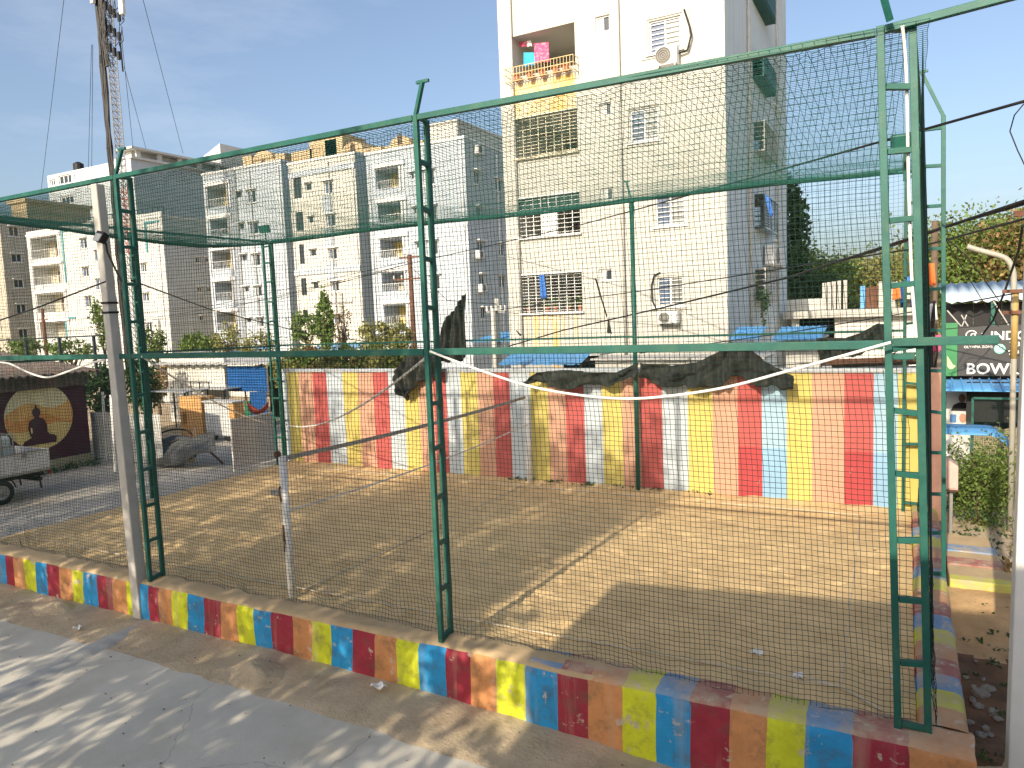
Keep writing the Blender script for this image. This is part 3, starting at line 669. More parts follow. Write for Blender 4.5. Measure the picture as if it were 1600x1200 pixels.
# ------------------------------------------------------------------ torn black shade cloth on the far fence
def drape(name, label, top, bot, Y, amp=.12, nu=46, nv=22, fold=9., seed=0, tilt=0.):
    def poly(pts, s):
        L = [0]
        for a, b in zip(pts[:-1], pts[1:]): L.append(L[-1]+math.hypot(b[0]-a[0], b[1]-a[1]))
        x = s*L[-1]
        for i in range(len(pts)-1):
            if x <= L[i+1] or i == len(pts)-2:
                t = (x-L[i])/(L[i+1]-L[i]+1e-9); return (pts[i][0]+(pts[i+1][0]-pts[i][0])*t, pts[i][1]+(pts[i+1][1]-pts[i][1])*t)
    P = np.zeros((nu, nv, 3))
    for i in range(nu):
        s = i/(nu-1); a = poly(top, s); b = poly(bot, s)
        for j in range(nv):
            t = j/(nv-1); e_ = 3.0*float(noise2(np.array(s*fold*3.+seed*3), np.array(seed*1.7), 6)); p = aty(a[0]+(b[0]-a[0])*t, a[1]+(b[1]-a[1])*t+e_*t, Y)
            f = amp*(math.sin(s*fold*6.28+t*2+seed)*(.3+.7*t)+.5*math.sin(s*fold*2.6*6.28+seed*2-t*3))+.3*amp*math.sin(t*9+s*13+seed)+amp*.25*abs(math.sin(s*fold*5.3+t*5.0+2*math.sin(t*4+seed)))+amp*.15*float(noise2(np.array(s*fold*6.+seed), np.array(t*5.), 5))*math.sin(math.pi*min(1, t*1.2))
            P[i, j] = (p[0], p[1]+f-tilt*t, p[2]+.25*amp*noise2(np.array(s*30.+seed), np.array(t*4.))*math.sin(t*3.14))
    o = MB().grid(P).build(name, m_shade, smooth=True)
    return tag(solid(o, .012), label, 'shade cloth')
drape('torn_shade_cloth', 'pointed piece of black shade cloth hooked up high left of the apartment tower',
      [(690, 505), (704, 490), (716, 474), (724, 458)], [(676, 560), (696, 566), (716, 564), (730, 556)], 17.1, .12, 44, 26, 2.3, 1)
drape('torn_shade_cloth', 'black shade cloth bunched behind the middle ladder post with its tail on the striped wall',
      [(612, 590), (630, 560), (655, 545), (690, 548)], [(620, 612), (632, 628), (652, 598), (688, 588)], 17.1, .12, 50, 22, 3.1, 2)
drape('torn_shade_cloth', 'long roll of black shade cloth along the wall top left of the thin post',
      [(818, 598), (838, 582), (880, 578), (930, 582), (962, 582), (996, 567)], [(820, 600), (850, 598), (886, 612), (915, 599), (960, 600), (996, 588)], 16.98, .10, 110, 16, 4, 3)
drape('torn_shade_cloth', 'wide black shade cloth draped over the striped wall right of the thin post',
      [(1000, 567), (1050, 571), (1090, 566), (1125, 548), (1140, 533), (1165, 541), (1200, 568), (1240, 588)], [(1000, 590), (1030, 602), (1058, 607), (1090, 603), (1130, 604), (1142, 588), (1200, 606), (1240, 606)], 16.95, .12, 140, 24, 5, 4)
drape('torn_shade_cloth', 'black shade cloth slung from the far middle rail beside the near right corner post',
      [(1276, 528), (1320, 528), (1345, 520), (1372, 505), (1384, 507)], [(1280, 562), (1310, 560), (1345, 554), (1370, 545), (1388, 538)], 17.05, .10, 70, 18, 3, 5)
drape('cloth_scrap', 'narrow strip of black cloth dangling before the apartment tower', [(929, 434), (932, 436)], [(947, 497), (949, 494)], 17.05, .02, 4, 14, .4, 6)
drape('cloth_scrap', 'small black rag hanging just above the far rail before the apartment tower', [(950, 497), (951, 499)], [(948, 519), (957, 522)], 17.05, .02, 4, 8, .4, 7)
drape('cloth_scrap', 'black sliver of cloth beside the foot of the apartment tower', [(806, 517), (807, 516)], [(813, 526), (815, 525)], 17.05, .01, 4, 5, .4, 8)

# ------------------------------------------------------------------ overhead wires
UP = Vector((3.6, 10.5, 0))                    # a utility pole just right of the picture carries the wires
def W3(label, *uvY, r=.012, sag=0.):
    pts = [Vector(aty(u, v, Y)) for u, v, Y in uvY]
    if uvY[0][0] >= 1604: d = (pts[0]-pts[1]); k = (UP.x-pts[0].x)/max(.3, abs(d.x)); pts = [Vector((UP.x, UP.y, min(9.0, max(4.6, pts[0].z+d.z*min(k, 1.5)))))]+pts
    cable(pts, r, label, sag=sag, name='overhead_wire', cat='wire')
up_ = thing('utility_pole', 'concrete utility pole just beyond the right edge carrying the overhead wires', 'pole', (UP.x, UP.y, -.5))
MB().tube([(UP.x, UP.y, -.6), (UP.x, UP.y, 9.3)], [.15, .1], 10).build('shaft', m_concpole, up_, smooth=True)
for z_ in (5.4, 7.2, 8.8): MB().beam((UP.x-.6, UP.y-.08, z_), (UP.x+.6, UP.y-.08, z_), .09).build('crossarm', m_steel, up_)
W3('single black wire from the right edge rising over the corner post towards the apartment tower', (1605, 157, 9.5), (1160, 282, 16), (905, 352, 22), (640, 412, 30), (430, 470, 46), r=.017)
W3('thick twisted black cable sloping from the right edge down across the apartment tower', (1605, 313, 11), (1430, 370, 14), (1230, 434, 17.8), (1030, 482, 21), (880, 516, 24), (795, 541, 25.5), r=.024)
W3('second black cable close under the twisted one', (1605, 318, 11), (1500, 348, 12.8), (1390, 386, 15), (1240, 430, 18), r=.014)
W3('thin black wire below the twisted cable on the right', (1605, 341, 12), (1420, 390, 16), (1240, 417, 19.5), (1000, 455, 23.5), (780, 484, 25.8), r=.016)
W3('black cable from the concrete pole falling behind the middle ladder post', (205, 438, 8.2), (330, 484, 14), (480, 521, 20), (640, 543, 24), (790, 543, 25.7), r=.016)
W3('black cable from the left edge up to the concrete pole', (-5, 502, 7.2), (60, 480, 7.3), (165, 440, 7.6), r=.013)
W3('thin wire above the striped wall at right', (1605, 455, 20), (1440, 485, 22), (1230, 520, 23), (1000, 552, 23.5), r=.016)
W3('low black wire along the blue awnings', (1370, 560, 21), (1200, 572, 20), (1100, 570, 20), (860, 567, 20), r=.012)
for k, (a, b, c) in enumerate([((-5, 512, 60), (330, 478, 48), (640, 408, 40)), ((-5, 530, 58), (330, 488, 47), (640, 412, 40)), ((180, 506, 52), (420, 468, 46), (640, 415, 40)), ((70, 520, 50), (300, 505, 47), (560, 490, 44))]):
    W3(['topmost', 'second', 'third', 'lowest'][k]+' of the thin wires crossing in front of the far apartment blocks', a, b, c, r=.02)
W3('thin wire from the rusty pole to the H-shaped poles', (645, 420, 40), (700, 470, 34), (776, 475, 30), r=.015)
W3('dangling loose wire at the right edge under the sky', (1600, 162, 9.4), (1585, 180, 9.4), (1578, 205, 9.5), (1590, 235, 9.5), (1603, 262, 9.5), r=.007)
W3('thick black cable drooping beside the curved lamp post', (1598, 352, 15), (1592, 390, 15.5), (1580, 425, 17), (1570, 455, 19), (1552, 500, 20), (1530, 530, 21), r=.022)
W3('pale cable hanging in front of the dark shed', (1478, 478, 20), (1500, 486, 20.5), (1520, 495, 21), (1545, 486, 21.5), (1568, 470, 22), r=.013)
W3('thin wire crossing the bowling sign', (1478, 372, 17), (1510, 400, 19), (1540, 440, 21), (1575, 490, 22), r=.011)
W3('slack thin wire falling towards the shed roof at right', (1478, 374, 17), (1492, 400, 18), (1520, 445, 20), (1560, 510, 22), r=.009)
W3('black wire crossing level behind the right corner post', (1390, 555, 19), (1470, 515, 20), (1605, 502, 20), r=.01)
W3('black wire from the corner post across the dark sign', (1552, 535, 18), (1575, 550, 19), (1605, 560, 20), r=.009)
# bird in the sky
bp_ = Vector(aty(1486, 341, 60)); mb = MB()
mb.tube([bp_+Vector((-.16, 0, 0)), bp_, bp_+Vector((.18, 0, .02))], [.01, .06, .02], 6)
mb.face([bp_+Vector((-.06, 0, .03)), bp_+Vector((.08, 0, .03)), bp_+Vector((-.12, .05, .26))]); mb.face([bp_+Vector((-.06, 0, .03)), bp_+Vector((.08, 0, .03)), bp_+Vector((.2, -.05, .2))])
tag(mb.build('bird', m_wire), 'small dark bird flying to the right of the corner post', 'bird')
# ------------------------------------------------------------------ buildings
def fy(Y): return lambda a, b, d: (a, Y+d, b)              # facade looking towards -y; a = x, b = z
def fx(X): return lambda a, b, d: (X-d, a, b)              # facade looking towards +x; a = y, b = z
def wall_holes(mb, f, a0, a1, b0, b1, holes, dep=.22, mi=0, mr=None, flip=False):
    mr = mi if mr is None else mr
    A = sorted({a0, a1, *[h[0] for h in holes], *[h[1] for h in holes]}); B = sorted({b0, b1, *[h[2] for h in holes], *[h[3] for h in holes]})
    for i in range(len(A)-1):
        for j in range(len(B)-1):
            ca = (A[i]+A[i+1])/2; cb = (B[j]+B[j+1])/2
            if any(h[0] < ca < h[1] and h[2] < cb < h[3] for h in holes): continue
            mb.face([f(A[i], B[j], 0), f(A[i+1], B[j], 0), f(A[i+1], B[j+1], 0), f(A[i], B[j+1], 0)], mi)
    for h in holes:
        dd = h[4] if len(h) > 4 else dep; p = [(h[0], h[2]), (h[1], h[2]), (h[1], h[3]), (h[0], h[3])]
        for k in range(4):
            q0, q1 = p[k], p[(k+1) % 4]; mb.face([f(*q0, 0), f(*q0, dd), f(*q1, dd), f(*q1, 0)], mr)
def sub(f, d0): return lambda a, b, d: f(a, b, d+d0)
def bar(mb, f, a0, a1, b0, b1, d0, d1, mi=0): return mb.prism([(a0, b0), (a1, b0), (a1, b1), (a0, b1)], f, d0, d1, mi)
def window(par, f, h, fm, gm, dep=.2, mull=1, bars=0, sill=True, hood=False, fw=.05):
    a0, a1, b0, b1 = h[:4]; mb = MB()
    bar(mb, f, a0, a0+fw, b0, b1, dep-.09, dep-.02); bar(mb, f, a1-fw, a1, b0, b1, dep-.09, dep-.02)
    bar(mb, f, a0+fw, a1-fw, b0, b0+fw, dep-.09, dep-.02); bar(mb, f, a0+fw, a1-fw, b1-fw, b1, dep-.09, dep-.02)
    for k in range(mull):
        c = a0+(a1-a0)*(k+1)/(mull+1); bar(mb, f, c-fw*.55, c+fw*.55, b0+fw, b1-fw, dep-.085, dep-.025)
    w = mb.build('window', fm, par)
    n = mull+1
    for k in range(n):
        c0 = a0+(a1-a0)*k/n+(fw if k == 0 else fw*.55); c1 = a0+(a1-a0)*(k+1)/n-(fw if k == n-1 else fw*.55)
        q = MB(); bar(q, f, c0, c1, b0+fw, b1-fw, dep-.055+.012*k, dep-.035+.012*k); q.build('pane', gm if not isinstance(gm, (list, tuple)) else gm[k % len(gm)], w)
    if bars:
        q = MB()
        for k in range(bars):
            z = b0+fw+(b1-b0-2*fw)*(k+.5)/bars; bar(q, f, a0+fw, a1-fw, z-.012, z+.012, dep-.115, dep-.095)
        q.build('grille', fm, w)
    if sill:
        q = MB(); bar(q, f, a0-.12, a1+.12, b0-.10, b0-.012, -.10, .02); q.build('sill', fm, w)
    if hood:
        q = MB(); bar(q, f, a0-.15, a1+.15, b1+.03, b1+.12, -.35, .02); q.build('hood', fm, w)
    return w
def rect(Y, u0, v0, u1, v1):
    p = aty(u0, v0, Y); q = aty(u1, v1, Y); return (min(p[0], q[0]), max(p[0], q[0]), min(p[2], q[2]), max(p[2], q[2]))
def rectx(X, u0, v0, u1, v1):
    p = atx(u0, v0, X); q = atx(u1, v1, X); return (min(p[1], q[1]), max(p[1], q[1]), min(p[2], q[2]), max(p[2], q[2]))
m_frame = mat('white_frame', (.74, .74, .72), .5, .05, 4)
m_inner = mat('inner_wall', (.50, .46, .36), .9, .12, 2)
m_innery = mat('inner_yellow', (.72, .55, .20), .9, .12, 2)
m_innerd = mat('inner_grey', (.34, .34, .32), .9, .15, 2)
m_door = mat('brown_door', (.10, .06, .04), .6, .2, 5)
def room(par, f, h, depth, m, md=m_door, door=True, name='balcony'):
    a0, a1, b0, b1 = h[:4]; e = .004; mb = MB(); D = depth
    mb.face([f(a0, b0, D), f(a1, b0, D), f(a1, b1, D), f(a0, b1, D)], 0)
    o = mb.build(name, [m], par)
    if door:
        q = MB(); w = (a1-a0); bar(q, f, a0+w*.32, a0+w*.32+min(.9, w*.3), b0, b0+(b1-b0)*.78, D-.05, D-.004); q.build('door', md, o)
    return o
def rails(par, f, h, n, m, d=.03, hh=None, r=.02):
    a0, a1, b0, b1 = h[:4]; hh = hh or (b1-b0)*.42; q = MB()
    bar(q, f, a0, a1, b0+hh-.03, b0+hh, d-r, d+r)
    for k in range(n):
        a = a0+(a1-a0)*(k+.5)/n; bar(q, f, a-r*.6, a+r*.6, b0, b0+hh-.03, d-r*.6, d+r*.6)
    return q.build('railing', m, par)

# ---- the tall cream apartment tower
TY = 26.0; TX0, TX1 = -13.98, -5.41; TZ = 21.5; TYB = 40.4
m_tower = mat('cream_plaster', (.515, .505, .455), .9, .05, .8, bump=.12, bscale=40, spec=.2, dirt=(.54, .46, .32), dirt_amt=.25, dscale=.35, streak=(.52, .43, .27), streak_amt=.20)
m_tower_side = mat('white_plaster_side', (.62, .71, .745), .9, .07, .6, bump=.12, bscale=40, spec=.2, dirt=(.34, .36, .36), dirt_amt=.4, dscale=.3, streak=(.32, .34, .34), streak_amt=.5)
m_stain = mat('orange_stain', (.72, .46, .15), .9, .12, 1.5, dirt=(.74, .66, .48), dirt_amt=.9, dscale=1.1, dmin=.4, dmax=.65, streak=(.72, .62, .42), streak_amt=.9)
tw = thing('apartment_tower', 'tall cream apartment tower with caged balconies and a shaded white side wall', 'building', (-9.7, 33, -.5))
bal = [rect(TY, 803.5, 57, 908, 99), rect(TY, 807, 187, 910, 233), rect(TY, 810, 312, 914.5, 362), rect(TY, 816, 431, 917.5, 485)]
ba0 = min(b[0] for b in bal); ba1 = max(b[1] for b in bal)
bal = [(-13.42, -10.80, b[2], b[3]) for b in bal]
wins = [rect(TY, 1014, 34, 1064, 74), rect(TY, 984, 173, 1029, 216), rect(TY, 1024, 304, 1070, 349), rect(TY, 1027, 434, 1068, 476)]
vent = [rect(TY, 930, 27, 953, 47), rect(TY, 936, 162, 955, 178), rect(TY, 938, 295, 958, 312), rect(TY, 935, 421, 957, 438)]
f = fy(TY); mb = MB()
wall_holes(mb, f, TX0, TX1, -.5, TZ, [b+(3.0,) for b in bal]+[w+(.2,) for w in wins]+[v+(.2,) for v in vent], mi=0)
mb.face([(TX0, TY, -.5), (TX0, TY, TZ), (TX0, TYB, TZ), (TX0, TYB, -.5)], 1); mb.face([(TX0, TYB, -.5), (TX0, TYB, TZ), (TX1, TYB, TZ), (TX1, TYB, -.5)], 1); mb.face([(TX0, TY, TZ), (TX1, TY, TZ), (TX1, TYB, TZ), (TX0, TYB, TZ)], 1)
g = fx(TX1)
sw = [rectx(TX1, 1176, 86, 1197, 150), rectx(TX1, 1178, 192, 1199, 256), rectx(TX1, 1179, 306, 1201, 366), rectx(TX1, 1180, 421, 1199, 472), rectx(TX1, 1175, -40, 1196, 38)]
sw2 = [rectx(TX1, 1208, 150, 1218, 175), rectx(TX1, 1209, 245, 1219, 275), rectx(TX1, 1209, 345, 1219, 378)]
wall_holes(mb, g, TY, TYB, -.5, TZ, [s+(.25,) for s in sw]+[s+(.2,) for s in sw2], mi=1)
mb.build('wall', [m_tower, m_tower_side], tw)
for k, h in enumerate(bal):
    rm = room(tw, f, h, 3.0, [m_innerd, m_inner, m_inner, m_innerd][k], door=(k != 0))
    q = MB(); a0, a1, b0, b1 = h
    if k > 0:                                     # flat steel cage in the opening
        nb = 12 if k != 2 else 9
        for i in range(nb): z = b0+(b1-b0)*(i+.5)/nb; bar(q, f, a0+.03, a1-.03, z-.008, z+.008, .02, .04)
        for i in range(9): a = a0+(a1-a0)*i/8; bar(q, f, max(a0, a-.013), min(a1, a+.013), b0, b1, .045, .07)
        bar(q, f, a0-.06, a1+.06, b0-.09, b0-.01, -.14, .05); bar(q, f, a0-.03, a1+.03, b1+.005, b1+.05, -.05, .03)
        q.build('cage', mat('cream_bars', (.62, .57, .42), .6, .1, 5) if k == 1 else m_frame, rm)
        if k == 2:
            s = MB(); bar(s, f, a0+.05, a1-.05, b1-.45, b1-.02, .09, .11); s.build('blind', mat('dark_green_blind', (.02, .06, .045), .7), rm)
            s = MB(); bar(s, f, a0+.95, a0+1.65, b0+.02, b1-.5, .12, .15); s.build('shutter', m_frame, rm)
    else:                                         # projecting planter basket
        q2 = MB(); d0, d1 = -.45, 0; z0, z1 = b0-.28, b0+.22; nb = 22
        for z in (z0, (z0+z1)/2, z1): bar(q2, f, a0-.1, a1+.1, z-.012, z+.012, d0-.012, d0+.012)
        for i in range(nb+1): a = a0-.1+(a1-a0+.2)*i/nb; bar(q2, f, a-.009, a+.009, z0, z1, d0-.009, d0+.009)
        for a in (a0-.1, a1+.1):
            for z in (z0, (z0+z1)/2, z1): bar(q2, f, a-.012, a+.012, z-.012, z+.012, d0, d1)
        for i in range(nb+1): a = a0-.1+(a1-a0+.2)*i/nb; bar(q2, f, a-.008, a+.008, z0-.008, z0+.008, d0, d1)
        q2.build('planter_basket', mat('cream_bars2', (.55, .42, .22), .6, .2, 5), rm)
        s = MB(); bar(s, f, a0+1.75, a1-.25, b0+.05, b0+.85, 2.9, 2.98); s.build('inner_window', m_frame, rm)
        s = MB(); bar(s, f, a0+1.85, a0+2.02, b0+.12, b0+.78, 2.87, 2.89); bar(s, f, a0+2.1, a1-.33, b0+.12, b0+.78, 2.87, 2.89); s.build('inner_pane', m_glassb, rm)
for k, h in enumerate(wins): window(tw, f, h, m_frame, [m_glassb, mat('curtained_glass', (.30, .31, .30), .3, .15, 3)] if k != 3 else [m_glassb, mat('curtained_glass2', (.20, .20, .19), .3, .15, 3)], .16, 1, 6)
for h in wins:
    q = MB(); a0, a1, b0, b1 = h
    for (c0, c1, z0, z1) in ((a0-.3, a0-.06, b0-.18, b1+.2), (a1+.06, a1+.3, b0-.18, b1+.2), (a0-.06, a1+.06, b1+.06, b1+.2), (a0-.06, a1+.06, b0-.18, b0-.13)): bar(q, f, c0, c1, z0, z1, -.035, -.002)
    q.build('window_surround', m_tower, tw)
for k, h in enumerate(vent): window(tw, f, h, m_frame, [mat('vent_panel', (.55, .54, .50), .6), m_glass], .16, 1, 0, sill=False)
# stained plaster panels below and above the balconies
for k, (z0, z1) in enumerate([(bal[1][3]+.06, bal[0][2]-.3), (0, 0)][:1]):
    q = MB(); bar(q, f, -13.4, -10.85 if k == 0 else -11.3, z0, z1, -.012, -.002); q.build('stained_panel', m_stain, tw)
for (xc, wd, L) in ((-12.8, .13, 2.3), (-12.5, .05, 1.2), (-11.95, .15, 2.6), (-12.3, .05, 1.6), (-11.6, .05, .8), (-11.1, .05, 1.0), (-13.15, .05, .9)):
    q = MB(); zb = bal[3][2]-.13; k = 9; lft = [(xc-wd*(1-.6*i/k)*(1+.3*math.sin(i*2.1+xc)), zb-L*i/k) for i in range(k+1)]; rgt = [(xc+wd*(1-.6*i/k)*(1+.3*math.sin(i*1.7+xc*3)), zb-L*i/k) for i in range(k, -1, -1)]
    q.prism(lft+rgt, f, -.010, -.002); q.build('rust_streak', m_stain, tw)
for (u, v0, v1) in ((798, -20, 555), (963, -20, 555)):
    p = aty(u+8, 270, TY-.09); q = MB(); q.tube([(p[0], TY-.09, -.3), (p[0], TY-.09, TZ)], .05, 8); q.build('drain_pipe', m_concpole, tw, smooth=True)
for k, (h, mm) in enumerate(zip(sw, [mat('teal_cage', (.02, .10, .09), .6), m_concpole, m_glass, m_concpole, mat('teal_cage', (.02, .10, .09), .6)])):
    q = MB(); a0, a1, b0, b1 = h; w = MB(); bar(w, g, a0, a1, b0, b1, .18, .2); wo_ = w.build('window', m_glass, tw)
    for i in range(13): z = b0+(b1-b0)*i/12; bar(q, g, a0, a1, z-.015, z+.015, -.4, -.37)
    for i in range(5): a = a0+(a1-a0)*i/4; bar(q, g, a-.02, a+.02, b0, b1, -.41, -.375)
    for i in range(7):
        z = b0+(b1-b0)*i/6
        for a in (a0, a1): bar(q, g, a-.015, a+.015, z-.015, z+.015, -.37, 0)
    bar(q, g, a0-.02, a1+.02, b0-.06, b0, -.42, 0); bar(q, g, a0-.02, a1+.02, b1, b1+.05, -.42, 0)
    if k in (0, 4): bar(q, g, a0, a1, b0+.05, b1-.05, -.43, -.415)
    q.build('cage', mm, wo_)
for h in sw2: window(tw, g, h, m_frame, m_glass, .16, 0, 0)
q = MB(); p = atx(1172, 300, TX1+.08); q.tube([(TX1+.09, p[1], -.3), (TX1+.09, p[1], TZ)], .06, 8); q.build('drain_pipe', m_concpole, tw, smooth=True)
q = MB(); p = atx(1216, 430, TX1+.08); q.tube([(TX1+.09, p[1], -.3), (TX1+.09, p[1], TZ)], .05, 8); q.build('drain_pipe', m_concpole, tw, smooth=True)

def ac(f, a0, a1, b0, b1, label, dd=.38):
    o = thing('air_conditioner', label, 'air conditioner', f((a0+a1)/2, b0, -.2), 'outdoor air conditioner units')
    q = MB(); bar(q, f, a0, a1, b0, b1, -.08-dd, -.08); bevel(q.build('casing', m_frame, o), .02)
    c = (a0+(a1-a0)*.36, (b0+b1)/2); r = (b1-b0)*.42; n = 24
    q = MB()
    for rr in (r, r*.72, r*.45, r*.18):
        pts = [Vector(f(c[0]+rr*math.cos(6.283*i/n), c[1]+rr*math.sin(6.283*i/n), -.1-dd)) for i in range(n+1)]; q.tube(pts, .012, 4, cap=False)
    q.build('fan_guard', m_innerd, o)
    q = MB(); q.face([f(c[0]+r*math.cos(6.283*i/n), c[1]+r*math.sin(6.283*i/n), -.086-dd) for i in range(n)]); q.build('fan_opening', mat('ac_dark', (.16, .15, .13), .7), o)
    q = MB(); bar(q, f, a0+.05, a0+.09, b0-.06, b0-.005, -.08-dd, 0); bar(q, f, a1-.09, a1-.05, b0-.06, b0-.005, -.08-dd, 0); q.build('bracket', m_steel, o)
    return o
h = rect(TY-.4, 1025, 75, 1058, 98); ac(f, h[0], h[1], h[2], h[3], 'white air conditioner unit under the topmost right window of the apartment tower')
h = rect(TY-.4, 1027, 487, 1059, 505); ac(f, h[0], h[1], h[2], h[3], 'white air conditioner unit under the lowest right window of the apartment tower')
h = rectx(TX1+.4, 1207, 382, 1222, 417); ac(g, h[0], h[1], h[2], h[3], 'grey air conditioner unit high on the shaded side of the apartment tower')
cable([aty(1026, 484, TY-.1), aty(1019, 470, TY-.12), aty(1018, 446, TY-.1), aty(1022, 430, TY-.1), aty(1032, 426, TY-.05)], .03, 'black hose looping beside the lowest right window of the apartment tower', n=3)
cable([aty(1069, 15, TY-.05), aty(1077, 40, TY-.15), aty(1080, 55, TY-.15), aty(1074, 78, TY-.15), aty(1058, 84, TY-.15)], .035, 'black hoses curving down to the topmost air conditioner', n=3)
# washing on the top balcony, pots, curtain
def cloth(uv, Y, m, label, name='washing'):
    p = [Vector(aty(u, v, Y)) for u, v in uv]; n = 9; P = np.zeros((n, n, 3))
    for i in range(n):
        for j in range(n):
            s, t = i/(n-1), j/(n-1); q = p[0].lerp(p[1], s).lerp(p[3].lerp(p[2], s), t); P[i, j] = (q.x, q.y+.05*math.sin(s*9)*t, q.z)
    return tag(solid(MB().grid(P).build(name, m, smooth=True), .01), label, 'laundry')
m_pink = mat('pink_cloth', (.75, .10, .22), .9, .5, 14, dirt=(.9, .55, .6), dirt_amt=.8, dscale=9)
cloth([(834, 68), (857, 66), (858, 96), (836, 99)], TY+.5, m_pink, 'pink patterned cloth hanging on the topmost balcony')
cloth([(818, 82), (835, 82), (836, 101), (818, 104)], TY+.55, mat('sky_cloth', (.05, .38, .62), .9, .1), 'bright blue cloth hanging on the topmost balcony')
cloth([(811, 66), (824, 64), (824, 72), (812, 74)], TY+.5, m_pink, 'small pink cloth hanging at the left of the topmost balcony')
cloth([(823, 64), (830, 63), (831, 72), (824, 73)], TY+.45, m_frame, 'small white cloth hanging on the topmost balcony')
cloth([(842, 430), (850, 429), (854, 466), (845, 467)], TY-.03, mat('blue_cloth', (.05, .16, .50), .9, .2), 'long blue cloth hanging over the cage of the lowest balcony')
m_pot = mat('terracotta', (.48, .19, .10), .85, .15, 6)
def pot(c, s, label, leafy=True, m=m_pot):
    t = thing('plant_pot', label, 'plant pot', c, 'potted plants on the balconies')
    q = MB(); q.tube([(c[0], c[1], c[2]), (c[0], c[1], c[2]+s*.8), (c[0], c[1], c[2]+s*.82), (c[0], c[1], c[2]+s)], [s*.36, s*.5, s*.58, s*.58], 10); q.build('pot', m, t)
    if leafy: leaves('plant', clump_points((c[0], c[1], c[2]+s*1.7), (s*.8, s*.6, s*.9), 90, 8, .3), s*.5, m_leaf, t)
b = bal[3]
for i, a in enumerate((-13.2, -12.4, -12.05, -11.5, -10.98)): pot((a, TY+.25, b[2]+.01), .2, ['first', 'second', 'third', 'fourth', 'fifth'][i]+' potted plant from the left behind the cage of the lowest balcony')
b = bal[0]
for i, a in enumerate((-13.1, -12.55, -12.05, -11.5, -11.1)): pot((a, TY-.25, b[2]-.26), .26, ['first', 'second', 'third', 'fourth', 'fifth'][i]+' clay pot from the left in the basket of the topmost balcony', False)
h = rectx(TX1+.45, 1192, 462, 1201, 480); leaves_c = ((TX1+.35), (h[0]+h[1])/2, h[3]-.1)
t = thing('trailing_plant', 'dark trailing plant hanging from the lowest side cage of the apartment tower', 'plant', leaves_c)
leaves('foliage', np.concatenate([clump_points(leaves_c, (.2, .25, .4), 160, 10, .3), clump_points((leaves_c[0], leaves_c[1], leaves_c[2]-.7), (.08, .1, .45), 60, 6, .3)]), .14, m_leafd, t)
q = MB(); q.tube([leaves_c, (leaves_c[0], leaves_c[1], leaves_c[2]-1.1)], .015, 5); q.build('stem', m_bark, t)
cloth([(1195, 304), (1203, 309), (1208, 336), (1203, 340)], 29.2, mat('blue_cloth', (.05, .16, .50), .9, .2), 'blue cloth blown sideways from the shaded side of the apartment tower')

# ---- the row of apartment blocks further back
def block(name, label, Y, left, right, top, ZB, depth, fm, sm, balc=(), win=(), small=(), dark=(), side=(), inner=m_innery, para=None, hoods=True, floors=None, frame=m_frame):
    x0 = aty(*left, Y)[0]; x1 = aty(*right, Y)[0]; z1 = aty(*top, Y)[2]
    t = thing(name, label, 'building', ((x0+x1)/2, Y+depth/2, ZB)); f = fy(Y); g = fx(x1)
    B = [rect(Y, *r) for r in balc]; W = [rect(Y, *r) for r in win]; S = [rect(Y, *r) for r in small]; D = [rect(Y, *r) for r in dark]; E = [rectx(x1, *r) for r in side]
    mb = MB(); wall_holes(mb, f, x0, x1, ZB, z1, [b+(2.2,) for b in B]+[w+(.2,) for w in W+S+D]); wall_holes(mb, g, Y, Y+depth, ZB, z1, [e+(.2,) for e in E], mi=1)
    mb.face([(x0, Y, ZB), (x0, Y, z1), (x0, Y+depth, z1), (x0, Y+depth, ZB)], 1); mb.face([(x0, Y+depth, ZB), (x0, Y+depth, z1), (x1, Y+depth, z1), (x1, Y+depth, ZB)], 1)
    mb.face([(x0, Y, z1-.6), (x1, Y, z1-.6), (x1, Y+depth, z1-.6), (x0, Y+depth, z1-.6)], 1)
    mb.build('wall', [fm, sm], t)
    q = MB(); q.box(x0-.08, x1+.08, Y-.10, Y+.25, z1+.003, z1+.22); q.box(x1-.25, x1+.08, Y+.254, Y+depth, z1+.003, z1+.22); q.build('coping', frame, t)
    for k, h in enumerate(B):
        rm = room(t, f, h, 2.2, inner if k % 2 == 0 or inner is not m_innery else m_inner); rails(rm, f, h, 12, frame, .05)
        q = MB()
        for i in (0, 1): bar(q, f, h[1]+.12+.35*i, h[1]+.28+.35*i, h[2]-.3, h[3]+.1, -.12, -.003)
        bar(q, f, h[0]-.1, h[1]+.75, h[3]+.12, h[3]+.5, -.25, -.003); q.build('balcony_fins', frame, rm)
    for h in W: window(t, f, h, frame, [m_glassb, m_glass], .18, 1, 0, True, hoods, fw=.09)
    for h in S: window(t, f, h, frame, m_glass, .18, 0, 0, False, hoods, fw=.06)
    for h in D: window(t, f, h, mat('dark_frame', (.05, .06, .06), .6), m_glass, .18, 1, 4, False, False)
    for h in E: window(t, g, h, frame, m_glass, .18, 1, 0, True, True, fw=.08)
    for k, s_ in enumerate((.03, .62, .97)):
        q = MB(); xx = x0+(x1-x0)*s_; q.tube([(xx, Y-.09, ZB), (xx, Y-.09, z1-.3)], .06, 6); q.build('drain_pipe', m_innerd if k == 1 else frame, t)
    q = MB(); q.tube([(x1+.09, Y+depth*.35, ZB), (x1+.09, Y+depth*.35, z1-.3)], .06, 6); q.build('drain_pipe', frame, t)
    return t, x0, x1, z1, f, g
m_grey = mat('grey_plaster', (.43, .48, .53), .9, .06, .5, dirt=(.31, .33, .35), dirt_amt=.45, dscale=.3, streak=(.25, .26, .27), streak_amt=.55)
